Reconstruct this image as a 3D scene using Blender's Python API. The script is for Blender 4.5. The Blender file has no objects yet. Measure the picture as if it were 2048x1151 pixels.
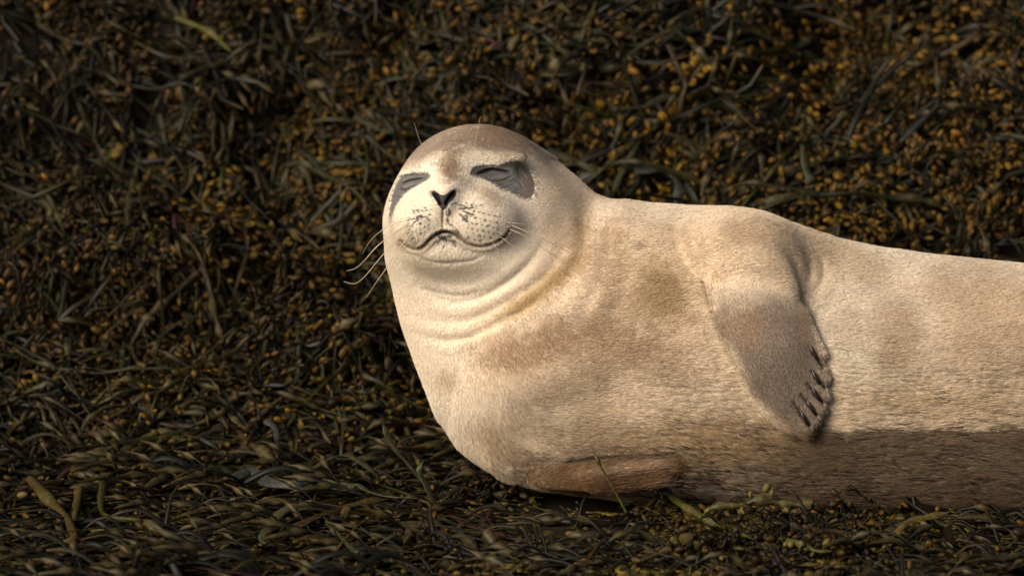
import bpy, bmesh, math, random
import numpy as np
from mathutils import Vector, Matrix

SC = bpy.context.scene
COL = SC.collection
rng = np.random.default_rng(7)
random.seed(7)

# ------------------------------------------------------------------ camera
S = 0.0007                      # metres per photograph pixel at the seal
PITCH = math.radians(14)
CP, SP = math.cos(PITCH), math.sin(PITCH)
C0 = np.array([0.0, 0.0, (1005 - 575.5) * S * CP])
DIST = 9.0
FWD = np.array([0, CP, -SP]); UP = np.array([0, SP, CP]); RT = np.array([1.0, 0, 0])

def to_world(Q):
    """seal design space (x right, p down, d away; pixels) -> metres"""
    Q = np.asarray(Q, float)
    return (C0 + ((Q[..., 0:1] - 1024) * S) * RT + (Q[..., 2:3] * S) * FWD
            + ((575.5 - Q[..., 1:2]) * S) * UP)

def to_design(W):
    L = np.asarray(W, float) - C0
    return np.stack([L @ RT / S + 1024, 575.5 - L @ UP / S, L @ FWD / S], -1)

cam = bpy.data.cameras.new('camera')
cam_o = bpy.data.objects.new('camera', cam); COL.objects.link(cam_o)
cam_o.location = C0 - DIST * FWD
cam_o.rotation_euler = (math.pi / 2 - PITCH, 0, 0)
cam.sensor_width = 36
cam.lens = 36 * DIST / (2048 * S)
cam.clip_start = 0.1; cam.clip_end = 300
cam.dof.use_dof = True
cam.dof.focus_distance = DIST - 0.14
cam.dof.aperture_fstop = 2.7
SC.camera = cam_o

# ------------------------------------------------------------------ light
SUN_EL = math.radians(36)
SUN_AZ = math.radians(-130)      # measured from +Y (away from the camera) towards +X; negative = left
w = bpy.data.worlds.new('World'); SC.world = w; w.use_nodes = True
nt = w.node_tree; nt.nodes.clear()
sky = nt.nodes.new('ShaderNodeTexSky'); sky.sky_type = 'NISHITA'; sky.sun_disc = False
sky.sun_elevation = SUN_EL; sky.sun_rotation = SUN_AZ
sky.air_density = 1.0; sky.dust_density = 6.0; sky.ozone_density = 0.2
bg = nt.nodes.new('ShaderNodeBackground'); bg.inputs['Strength'].default_value = 0.065
wo = nt.nodes.new('ShaderNodeOutputWorld')
nt.links.new(sky.outputs[0], bg.inputs[0]); nt.links.new(bg.outputs[0], wo.inputs[0])
sun = bpy.data.lights.new('sun', 'SUN'); sun.energy = 2.85; sun.angle = math.radians(42)
sun.color = (1.0, 0.90, 0.77)
sun_o = bpy.data.objects.new('sun', sun); COL.objects.link(sun_o)
sd = Vector((math.sin(SUN_AZ) * math.cos(SUN_EL), math.cos(SUN_AZ) * math.cos(SUN_EL), math.sin(SUN_EL)))
sun_o.rotation_euler = sd.to_track_quat('Z', 'Y').to_euler()
sun_o.location = (-3, 0, 4)
SC.view_settings.view_transform = 'Standard'; SC.view_settings.look = 'None'
SC.view_settings.gamma = 1.0; SC.view_settings.exposure = 0.52
SC.view_settings.use_curve_mapping = False
SC.cycles.use_denoising = True
SC.cycles.max_bounces = 6

# ------------------------------------------------------------------ helpers
def hash3(ix, iy, iz, seed):
    h = (ix.astype(np.int64) * 374761393 + iy.astype(np.int64) * 668265263
         + iz.astype(np.int64) * 2147483647 + seed * 1274126177) & 0xffffffff
    h = ((h ^ (h >> 13)) * 1274126177) & 0xffffffff
    h = h ^ (h >> 16)
    return (h & 0xffff) / 65535.0

def vnoise(x, y, z, seed=0):
    x, y, z = np.broadcast_arrays(np.asarray(x, float), np.asarray(y, float), np.asarray(z, float))
    ix, iy, iz = np.floor(x), np.floor(y), np.floor(z)
    fx, fy, fz = x - ix, y - iy, z - iz
    fx = fx * fx * (3 - 2 * fx); fy = fy * fy * (3 - 2 * fy); fz = fz * fz * (3 - 2 * fz)
    r = 0
    for a in (0, 1):
        wx = fx if a else 1 - fx
        for b in (0, 1):
            wy = fy if b else 1 - fy
            for c in (0, 1):
                wz = fz if c else 1 - fz
                r = r + wx * wy * wz * hash3(ix + a, iy + b, iz + c, seed)
    return r

def fbm(x, y, z, seed=0, octv=3):
    r, a, t = 0, 1.0, 0.0
    for i in range(octv):
        r = r + a * vnoise(x * 2 ** i, y * 2 ** i, z * 2 ** i, seed + i * 17)
        t += a; a *= .5
    return r / t

def sst(a, b, x):
    t = np.clip((x - a) / (b - a), 0, 1)
    return t * t * (3 - 2 * t)

def polyline(X, P, pts, closed=False):
    """distance to a polyline and position 0..1 along it"""
    pts = np.array(pts, float)
    if closed: pts = np.vstack([pts, pts[:1]])
    seg = np.linalg.norm(np.diff(pts, axis=0), axis=1); cum = np.r_[0, np.cumsum(seg)]
    best = np.full(X.shape, 1e9); par = np.zeros(X.shape)
    for i in range(len(pts) - 1):
        a, b = pts[i], pts[i + 1]; d = b - a
        t = np.clip(((X - a[0]) * d[0] + (P - a[1]) * d[1]) / (d @ d), 0, 1)
        dd = np.hypot(X - a[0] - t * d[0], P - a[1] - t * d[1])
        m = dd < best
        best[m] = dd[m]; par[m] = (cum[i] + t[m] * seg[i]) / cum[-1]
    return best, par

def smooth_line(pts, n=24):
    """Catmull-Rom through the points"""
    pts = np.array(pts, float)
    q = np.vstack([2 * pts[0] - pts[1], pts, 2 * pts[-1] - pts[-2]])
    out = []
    m = len(pts) - 1
    for t in np.linspace(0, m, n):
        i = min(int(t), m - 1); u = t - i
        p0, p1, p2, p3 = q[i], q[i + 1], q[i + 2], q[i + 3]
        out.append(.5 * ((2 * p1) + (-p0 + p2) * u + (2 * p0 - 5 * p1 + 4 * p2 - p3) * u * u
                         + (-p0 + 3 * p1 - 3 * p2 + p3) * u ** 3))
    return np.array(out)

def insidepoly(X, P, pts):
    """signed distance, negative inside"""
    d, _ = polyline(X, P, pts, True)
    ins = np.zeros(X.shape, bool)
    n = len(pts)
    for i in range(n):
        x1, y1 = pts[i]; x2, y2 = pts[(i + 1) % n]
        if y1 == y2: continue
        c = ((y1 > P) != (y2 > P)) & (X < (x2 - x1) * (P - y1) / (y2 - y1) + x1)
        ins ^= c
    return np.where(ins, -d, d)

def link(o, parent=None):
    COL.objects.link(o)
    if parent is not None: o.parent = parent
    return o

def mesh_np(name, V, quads=None, tris=None, mat=None, smooth=True):
    me = bpy.data.meshes.new(name)
    V = np.asarray(V, np.float32)
    nq = 0 if quads is None else len(quads); ntr = 0 if tris is None else len(tris)
    loops = []
    if nq: loops.append(np.asarray(quads, np.int32).ravel())
    if ntr: loops.append(np.asarray(tris, np.int32).ravel())
    loops = np.concatenate(loops)
    me.vertices.add(len(V)); me.vertices.foreach_set('co', V.ravel())
    me.loops.add(len(loops)); me.loops.foreach_set('vertex_index', loops)
    me.polygons.add(nq + ntr)
    st = np.r_[np.arange(nq) * 4, nq * 4 + np.arange(ntr) * 3].astype(np.int32)
    me.polygons.foreach_set('loop_start', st)
    if smooth:
        me.polygons.foreach_set('use_smooth', np.ones(nq + ntr, bool))
    me.update(calc_edges=True)
    if mat: me.materials.append(mat)
    return me

def set_color(me, C, name='Col'):
    a = me.attributes.new(name, 'FLOAT_COLOR', 'POINT')
    C4 = np.ones((len(C), 4), np.float32); C4[:, :3] = C
    a.data.foreach_set('color', C4.ravel())

def set_float(me, v, name):
    a = me.attributes.new(name, 'FLOAT', 'POINT'); a.data.foreach_set('value', np.asarray(v, np.float32))

def mat_new(name, rough=.6, spec=.5, col=(.5, .5, .5)):
    m = bpy.data.materials.new(name); m.use_nodes = True
    b = m.node_tree.nodes['Principled BSDF']
    b.inputs['Roughness'].default_value = rough
    b.inputs['Specular IOR Level'].default_value = spec
    b.inputs['Base Color'].default_value = (*col, 1)
    return m, m.node_tree, b
# ------------------------------------------------------------------ the seal, as a distance field in photograph pixels
def smin(a, b, k):
    h = np.clip(.5 + .5 * (b - a) / k, 0, 1)
    return b * (1 - h) + a * h - k * h * (1 - h)

def ell(X, P, D, c, r, ang=0.0):
    x, p, d = X - c[0], P - c[1], D - c[2]
    if ang:
        ca, sa = math.cos(ang), math.sin(ang); x, p = x * ca + p * sa, -x * sa + p * ca
    k0 = np.sqrt((x / r[0]) ** 2 + (p / r[1]) ** 2 + (d / r[2]) ** 2)
    k1 = np.sqrt((x / r[0] ** 2) ** 2 + (p / r[1] ** 2) ** 2 + (d / r[2] ** 2) ** 2) + 1e-9
    return k0 * (k0 - 1) / k1

def cap(X, P, D, a, b, ra, rb, flat=1.0):
    """tapered capsule, squashed in depth by flat"""
    a = np.array(a, float); b = np.array(b, float); v = b - a
    x, p, d = X - a[0], P - a[1], D - a[2]
    t = np.clip((x * v[0] + p * v[1] + d * v[2]) / (v @ v), 0, 1)
    q = np.sqrt((x - t * v[0]) ** 2 + (p - t * v[1]) ** 2 + ((d - t * v[2]) / flat) ** 2)
    return (q - (ra + (rb - ra) * t)) * (flat if flat < 1 else 1)

def table(rows, lo, hi, sig=14, bend=True):
    rows = np.array(rows, float)
    xs = np.arange(lo, hi + 1.0)
    out = []
    k = np.exp(-.5 * (np.arange(-45, 46) / sig) ** 2); k /= k.sum()
    for c in range(1, rows.shape[1]):
        y = np.interp(xs, rows[:, 0], rows[:, c])
        y = np.convolve(np.pad(y, 45, mode='edge'), k, 'valid')
        out.append(y)
    return lo, hi, out

# x : top, bottom, half depth, centre depth
BODY = table([
 (894, 772, 802, 30, 0), (901, 742, 834, 60, 0), (912, 698, 860, 100, 0), (931, 645, 888, 140, 0), (950, 602, 912, 162, 0),
 (975, 568, 936, 180, 0), (1010, 520, 954, 195, 0), (1080, 470, 978, 208, 0), (1150, 430, 988, 215, 0),
 (1200, 402, 994, 218, 0), (1250, 399, 1001, 222, 0), (1300, 407, 1009, 225, 0), (1380, 413, 1019, 228, 0),
 (1460, 414, 1027, 230, 0), (1530, 425, 1032, 230, 0), (1600, 453, 1036, 230, 0), (1680, 479, 1040, 230, 0),
 (1760, 496, 1042, 230, 0), (1850, 508, 1043, 230, 0), (1950, 518, 1043, 230, 0), (2048, 527, 1042, 228, 0),
 (2200, 560, 1040, 215, 0), (2400, 640, 1036, 185, 0), (2600, 740, 1030, 140, 0), (2750, 815, 1022, 100, 0),
 (2850, 870, 1010, 66, 0), (2900, 905, 1000, 40, 0)], 894, 2900, 8)
# p : left, right, half depth, centre depth
NECK = table([
 (318, 960, 1105, 70, 70), (340, 900, 1140, 95, 60), (385, 815, 1188, 125, 50), (430, 785, 1225, 145, 38),
 (520, 776, 1300, 165, -22), (590, 788, 1340, 170, -32), (650, 803, 1350, 177, -26), (730, 832, 1350, 184, -14),
 (800, 861, 1330, 184, 0), (850, 887, 1290, 165, 8), (885, 909, 1240, 118, 25), (900, 922, 1200, 95, 35), (925, 960, 1150, 60, 45), (945, 1010, 1100, 35, 55)], 318, 945, 12)

def f_body(X, P, D):
    lo, hi, (top, bot, hw, cd) = BODY
    xi = np.clip(X - lo, 0, hi - lo)
    i = xi.astype(int); 
    T, B, H, C = top[i], bot[i], hw[i], cd[i]
    h = (B - T) / 2; z = (B + T) / 2
    a, b = (P - z), (D - C)
    k0 = np.sqrt((a / h) ** 2 + (b / H) ** 2); k1 = np.sqrt((a / h ** 2) ** 2 + (b / H ** 2) ** 2) + 1e-9
    f = k0 * (k0 - 1) / k1
    out = np.maximum(lo - X, 0) + np.maximum(X - hi, 0)
    return np.where(out > 0, np.hypot(np.maximum(f, 0), out), f)

def f_neck(X, P, D):
    lo, hi, (l, r, hw, cd) = NECK
    i = np.clip(P - lo, 0, hi - lo).astype(int)
    L, R, H, C = l[i], r[i], hw[i], cd[i]
    h = (R - L) / 2; z = (R + L) / 2
    a, b = (X - z), (D - C)
    k0 = np.sqrt((a / h) ** 2 + (b / H) ** 2); k1 = np.sqrt((a / h ** 2) ** 2 + (b / H ** 2) ** 2) + 1e-9
    f = k0 * (k0 - 1) / k1
    out = np.maximum(lo - P, 0) + np.maximum(P - hi, 0)
    return np.where(out > 0, np.hypot(np.maximum(f, 0), out), f)

FINGERS = [  # knuckle, tip, radii: the digits of the upper front flipper
 ((1588, 640, -222), (1632, 705, -237), 24, 9),
 ((1583, 680, -228), (1637, 754, -238), 23, 10),
 ((1570, 705, -232), (1638, 786, -239), 23, 10),
 ((1554, 722, -234), (1628, 812, -238), 23, 11),
 ((1538, 732, -234), (1615, 834, -236), 24, 11),
 ((1520, 738, -232), (1598, 850, -231), 27, 12)]

def sdf(X, P, D):
    f = smin(f_body(X, P, D), f_neck(X, P, D), 50)
    # head
    h = ell(X, P, D, (955, 398, -25), (163, 148, 160))
    h = smin(h, ell(X, P, D, (908, 450, -95), (140, 128, 130)), 45)
    h = smin(h, ell(X, P, D, (1040, 440, -80), (88, 92, 100)), 40)
    h = smin(h, ell(X, P, D, (1090, 470, -40), (85, 100, 100)), 50)
    h = smin(h, ell(X, P, D, (1000, 510, -120), (80, 56, 80)), 50)
    f = smin(f, h, 60)
    m = smin(ell(X, P, D, (846, 452, -203), (52, 46, 52)), ell(X, P, D, (950, 446, -202), (77, 53, 54)), 18)
    m = smin(m, cap(X, P, D, (889, 408, -238), (905, 345, -158), 27, 46), 22)
    m = smin(m, ell(X, P, D, (900, 500, -188), (76, 34, 42), .08), 9)
    f = smin(f, m, 52)
    # brow ridges and closed lids
    f = smin(f, ell(X, P, D, (998, 322, -158), (56, 15, 20), -.1), 26)
    f = smin(f, ell(X, P, D, (840, 340, -150), (38, 12, 20), -.35), 26)
    f = smin(f, ell(X, P, D, (992, 352, -156), (34, 17, 10), -.02), 18)
    f = smin(f, ell(X, P, D, (833, 368, -155), (25, 14, 10), -.2), 18)
    # shoulder of the upper flipper
    f = smin(f, ell(X, P, D, (1490, 520, -120), (112, 92, 112), .15), 60)
    # upper flipper
    g = cap(X, P, D, (1496, 575, -212), (1540, 700, -234), 84, 64, .42)
    g = smin(g, cap(X, P, D, (1502, 640, -226), (1562, 790, -232), 64, 50, .36), 26)
    g = smin(g, cap(X, P, D, (1515, 690, -226), (1582, 815, -224), 50, 28, .4), 20)
    fg = None
    for a, b, ra, rb in FINGERS:
        q = cap(X, P, D, a, b, ra, rb, .6)
        fg = q if fg is None else smin(fg, q, 7)
    g = smin(g, cap(X, P, D, (1618, 740, -230), (1594, 828, -228), 20, 22, .4), 16)
    g = smin(g, fg, 12)
    f = smin(f, g, 8)
    # lower flipper, lying under the chest
    g = cap(X, P, D, (1075, 948, -110), (1200, 946, -208), 20, 29, .8)
    g = smin(g, cap(X, P, D, (1190, 945, -206), (1338, 927, -250), 28, 14, .8), 12)
    g = smin(g, cap(X, P, D, (1215, 960, -206), (1322, 950, -244), 19, 12, .8), 8)
    f = smin(f, g, 14)
    # hind flippers and tail, beyond the right edge of the picture
    for s in (-1, 1):
        g = cap(X, P, D, (2860, 955, s * 20), (3060, 960, s * 70), 42, 58, .4)
        f = smin(f, g, 25)
    return f

# ---- fine relief: creases, lids, lips, nostrils
EYE_R = smooth_line([(958, 351), (972, 345), (985, 342), (1002, 344), (1022, 348)])
EYE_R2 = smooth_line([(975, 361), (990, 364), (1006, 363), (1024, 356)])
EYE_R0 = smooth_line([(946, 352), (965, 337), (992, 335), (1018, 338)])
EYE_L = smooth_line([(806, 371), (818, 365), (832, 362), (850, 359)])
EYE_L2 = smooth_line([(802, 381), (814, 382), (825, 377), (838, 369)])
PATCH_R = [(941, 350), (946, 340), (955, 335), (971, 333), (997, 334), (1010, 329), (1029, 325), (1041, 327), (1053, 336), (1064, 349), (1071, 368),
           (1070, 386), (1063, 400), (1048, 401), (1034, 395), (1020, 387), (1005, 383), (990, 373), (974, 364), (958, 358), (946, 357)]
PATCH_L = [(800, 359), (806, 353), (815, 351), (836, 348), (856, 348), (865, 354), (861, 362), (845, 371), (829, 379), (814, 390),
           (804, 402), (795, 416), (789, 430), (785, 446), (781, 448), (780, 425), (784, 400), (789, 378), (794, 366)]
NOSE = [(867, 388), (872, 387), (878, 389), (884, 393), (890, 394), (896, 391), (902, 387), (909, 385), (915, 384), (914, 394), (908, 403), (901, 410),
        (896, 418), (889, 424), (883, 418), (879, 410), (873, 402), (868, 394)]
NOS_L = smooth_line([(870, 390), (876, 396), (880, 404), (883, 412)], 10)
NOS_R = smooth_line([(911, 388), (905, 395), (899, 403), (896, 410)], 10)
PHIL = smooth_line([(889, 418), (888, 440), (889, 466)], 10)
MOUTH = smooth_line([(806, 483), (815, 492), (834, 500), (848, 496), (862, 482), (876, 471), (892, 466), (910, 470), (927, 482), (946, 492),
                     (966, 494), (988, 488), (1006, 477), (1020, 461)], 50)
CHIN = smooth_line([(832, 509), (852, 520), (881, 526), (914, 525), (946, 521), (965, 512)])
CREASES = [
 (smooth_line([(838, 572), (858, 588), (885, 599), (927, 603), (975, 589), (1018, 563), (1055, 530), (1085, 490)]), 4.5, 9),
 (smooth_line([(850, 578), (890, 588), (930, 590), (965, 580)]), 2.5, 6),
 (smooth_line([(826, 630), (860, 640), (930, 642), (980, 622), (1022, 598), (1072, 568), (1108, 530), (1136, 480)]), 3.5, 10),
 (smooth_line([(828, 665), (883, 680), (935, 674), (985, 652), (1044, 619), (1085, 588), (1118, 556)]), 3.5, 9),
 (smooth_line([(1150, 395), (1166, 440), (1162, 500), (1138, 560), (1105, 600)]), 4, 15),
 (smooth_line([(1198, 420), (1210, 480), (1196, 560), (1160, 630), (1110, 670)]), 3.5, 18),
 (smooth_line([(1262, 430), (1262, 500), (1240, 590), (1200, 650)]), 3, 18),
 (smooth_line([(1345, 450), (1352, 500), (1376, 540), (1400, 566), (1412, 610)]), 1.8, 10),
 (smooth_line([(1378, 462), (1380, 500), (1396, 532), (1420, 556)]), 1.2, 8),
 (smooth_line([(1575, 455), (1600, 490), (1612, 530), (1606, 570), (1594, 600)]), 4, 12),
 (smooth_line([(1552, 480), (1576, 512), (1588, 550), (1592, 585)]), 2, 8),
 (smooth_line([(1610, 480), (1634, 520), (1634, 560), (1612, 600)]), 2.5, 9)]

FLIP = [(1405, 575), (1450, 545), (1540, 560), (1602, 590), (1632, 660), (1660, 760), (1652, 835), (1622, 872), (1570, 864), (1500, 795), (1450, 712), (1420, 640)]
def lines(X, P, D):
    """wavy partings of the wet, combed coat: strength 0..1, and signed side of the nearest one"""
    ph = (P + 7 * np.sin(X / 64.0 + P / 90) - .06 * (X - 1300) + 20 * vnoise(X / 75, P / 45, D / 90, 5) + 4 * vnoise(X / 14, P / 20, 0, 6)) / 9.6
    row = np.floor(ph + .5); q = ph - row
    gate = sst(.42, .62, vnoise(X / 27 + row * 7.3, row * .61, 0, 12))
    return sst(.33, .12, abs(q)) * gate, q * gate

def relief(X, P, D):
    r = np.zeros(X.shape)
    front = D < 0
    def crease(line, depth, width, taper=True, ridge=0.0, dmax=0):
        nonlocal r
        ln = np.asarray(line); lo = ln.min(0) - 3 * width; hi = ln.max(0) + 3 * width
        m = (X > lo[0]) & (X < hi[0]) & (P > lo[1]) & (P < hi[1]) & (D < dmax)
        if not m.any(): return
        d, t = polyline(X[m], P[m], line)
        a = depth * (np.sin(np.clip(t, 0.02, .98) * math.pi) ** .45 if taper else 1)
        v = a * np.exp(-(d / width) ** 2)
        if ridge: v -= ridge * a * np.exp(-((d - 2.1 * width) / width) ** 2)
        r[m] += v
    for ln, dp, wd in CREASES: crease(ln, dp, wd, ridge=.2)
    crease(smooth_line([(1398, 562), (1410, 610), (1430, 668), (1453, 718), (1482, 768)]), 6, 4)
    crease(smooth_line([(1070, 940), (1130, 921), (1200, 911), (1290, 905), (1352, 904)]), 5, 4.5)
    crease(EYE_R, 5, 2.4, ridge=.15); crease(EYE_R2, 2, 2.0, ridge=.2); crease(smooth_line([(976, 371), (1000, 377), (1030, 372)]), 1.4, 2); crease(smooth_line([(1026, 340), (1042, 346), (1054, 360)]), 1.4, 2.2); crease(smooth_line([(960, 338), (985, 335), (1014, 338)]), 1.2, 2); crease(smooth_line([(1024, 356), (1040, 366), (1048, 380)]), 1.2, 2.2)
    crease(EYE_L, 3.5, 2.2, ridge=.15); crease(EYE_L2, 2.2, 2.0, ridge=.3); crease(smooth_line([(798, 392), (806, 392), (818, 386)]), 1.2, 1.8); crease(smooth_line([(808, 357), (830, 354), (850, 353)]), 1.2, 1.8)
    crease(MOUTH, 6, 3.2, ridge=.25); crease(MOUTH[14:32], 5, 5); crease(CHIN, 2.2, 4.5)
    crease(PHIL, 3.5, 2.6); crease(NOS_L, 9, 3.2, False); crease(NOS_R, 9, 3.2, False)
    # bare patches lie a hair's depth under the fur
    fm = front & (X > 760) & (X < 1090) & (P > 310) & (P < 460)
    if fm.any():
        for poly in (PATCH_R, PATCH_L):
            r[fm] += 2.2 * sst(1.5, -2.5, insidepoly(X[fm], P[fm], poly))
    # slits between the digits
    fl = front & (X > 1540) & (X < 1670) & (P > 660) & (P < 880)
    if fl.any():
        for (a, b, _, _), (a2, b2, _, _) in zip(FINGERS[:-1], FINGERS[1:]):
            s = (np.array(b[:2]) + np.array(b2[:2])) / 2; e = (np.array(a[:2]) + np.array(a2[:2])) / 2
            q, t = polyline(X[fl], P[fl], [s + (s - e) * .02, e * .42 + s * .58])
            r[fl] += 6.5 * np.exp(-(q / 3.2) ** 2) * (1 - .5 * t)
    # soft folds of blubber and combed belly fur
    g = sst(1120, 1350, X) * sst(600, 800, P) * sst(0, 10, insidepoly(X, P, FLIP))
    r += g * 2.4 * lines(X, P, D)[0] * (front * 1.0)
    r += 3.0 * (fbm(X / 90, P / 90, D / 90, 21, 2) - .5) * sst(1080, 1160, X)
    return r

def sdf_full(X, P, D):
    return sdf(X, P, D) + relief(X, P, D)

def surface_nets(step):
    xs = np.arange(735, 3150, step); ps = np.arange(225, 1075, step); ds = np.arange(-330, 262, step)
    F = np.empty((len(xs), len(ps), len(ds)), np.float32)
    for i in range(0, len(xs), 24):
        X, P, D = np.meshgrid(xs[i:i + 24], ps, ds, indexing='ij')
        F[i:i + 24] = sdf(X, P, D)
    ins = F < 0
    c = np.zeros(tuple(n - 1 for n in F.shape), np.uint8)
    for a in (0, 1):
        for b in (0, 1):
            for e in (0, 1):
                c += ins[a:a + c.shape[0], b:b + c.shape[1], e:e + c.shape[2]]
    act = (c > 0) & (c < 8)
    idx = np.full(act.shape, -1, np.int64); A = np.argwhere(act); idx[act] = np.arange(len(A))
    acc = np.zeros((len(A), 3)); cnt = np.zeros(len(A))
    cor = [(a, b, e) for a in (0, 1) for b in (0, 1) for e in (0, 1)]
    for u in cor:
        for ax in range(3):
            if u[ax]: continue
            v = list(u); v[ax] = 1
            f0 = F[A[:, 0] + u[0], A[:, 1] + u[1], A[:, 2] + u[2]]; f1 = F[A[:, 0] + v[0], A[:, 1] + v[1], A[:, 2] + v[2]]
            m = (f0 < 0) != (f1 < 0)
            t = f0[m] / (f0[m] - f1[m])
            o = np.tile(np.array(u, float), (m.sum(), 1)); o[:, ax] = t
            acc[m] += o; cnt[m] += 1
    V = (A + acc / cnt[:, None]) * step + np.array([xs[0], ps[0], ds[0]])
    quads = []
    for ax in range(3):
        o1, o2 = [(1, 2), (2, 0), (0, 1)][ax]
        sl = [slice(0, n - 1) for n in F.shape]; sl[ax] = slice(0, F.shape[ax] - 1)
        a = ins[tuple(slice(0, F.shape[k] - 1) for k in range(3))]
        sh = [slice(0, F.shape[k] - 1) for k in range(3)]; sh[ax] = slice(1, F.shape[ax])
        b = ins[tuple(sh)]
        E = np.argwhere(a != b)
        E = E[(E[:, o1] > 0) & (E[:, o2] > 0)]
        flip = a[E[:, 0], E[:, 1], E[:, 2]]
        e1 = np.zeros(3, int); e1[o1] = 1; e2 = np.zeros(3, int); e2[o2] = 1
        g = lambda Q: idx[Q[:, 0], Q[:, 1], Q[:, 2]]
        q = np.stack([g(E - e1 - e2), g(E - e2), g(E), g(E - e1)], 1)
        q[~flip] = q[~flip][:, ::-1]
        quads.append(q)
    return V, np.vstack(quads)

def project(V, fn, it=3, eps=.8, clampd=4.0):
    for _ in range(it):
        X, P, D = V.T
        f = fn(X, P, D)
        g = np.stack([fn(X + eps, P, D) - f, fn(X, P + eps, D) - f, fn(X, P, D + eps) - f], 1) / eps
        gl = (g ** 2).sum(1)
        st = -(f / np.maximum(gl, .15))[:, None] * g
        n = np.linalg.norm(st, axis=1, keepdims=True)
        V = V + st * np.minimum(1, clampd / np.maximum(n, 1e-6))
    return V

V, Q = surface_nets(5.5)
V = project(V, sdf, 3)

bm_me = mesh_np('seal', V, Q)       # still in design space
bm = bmesh.new(); bm.from_mesh(bm_me)
def refine(sel):
    fs = [f for f in bm.faces if sel(f.calc_center_median())]
    es = list({e for f in fs for e in f.edges})
    bmesh.ops.subdivide_edges(bm, edges=es, cuts=1, use_grid_fill=True)
def reproj(fn, sel=None, it=2):
    n = len(bm.verts); co = np.empty(n * 3); 
    m = bpy.data.meshes.new('t'); bm.to_mesh(m); m.vertices.foreach_get('co', co); bpy.data.meshes.remove(m)
    co = co.reshape(-1, 3)
    k = np.ones(n, bool) if sel is None else sel(co)
    co[k] = project(co[k], fn, it)
    for v, c in zip(bm.verts, co): v.co = c
refine(lambda c: c.x < 2160 and c.z < 60)
refine(lambda c: (765 < c.x < 1085 and 315 < c.y < 545 and c.z < -70) or (1540 < c.x < 1665 and 660 < c.y < 880 and c.z < -150))
reproj(sdf, None, 2)
refine(lambda c: 775 < c.x < 1080 and 322 < c.y < 532 and c.z < -90)
reproj(sdf, None, 1)
me = bpy.data.meshes.new('seal'); bm.to_mesh(me); bm.free(); bpy.data.meshes.remove(bm_me)
me.name = 'seal'
nv = len(me.vertices)
DV = np.empty(nv * 3, np.float64); _t = np.empty(nv * 3, np.float32); me.vertices.foreach_get('co', _t); DV[:] = _t; DV = DV.reshape(-1, 3)
_g = np.stack([sdf(*(DV + np.eye(3)[k] * .8).T) - sdf(*(DV - np.eye(3)[k] * .8).T) for k in range(3)], 1)
_g /= np.linalg.norm(_g, axis=1, keepdims=True) + 1e-9
DV = DV - _g * relief(*DV.T)[:, None]
# design space is left-handed against the world (p points down): faces were wound for that below
W = to_world(DV)
me.vertices.foreach_set('co', W.astype(np.float32).ravel())
me.polygons.foreach_set('use_smooth', np.ones(len(me.polygons), bool))
me.update()
print('seal verts', nv, 'polys', len(me.polygons))
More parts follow.
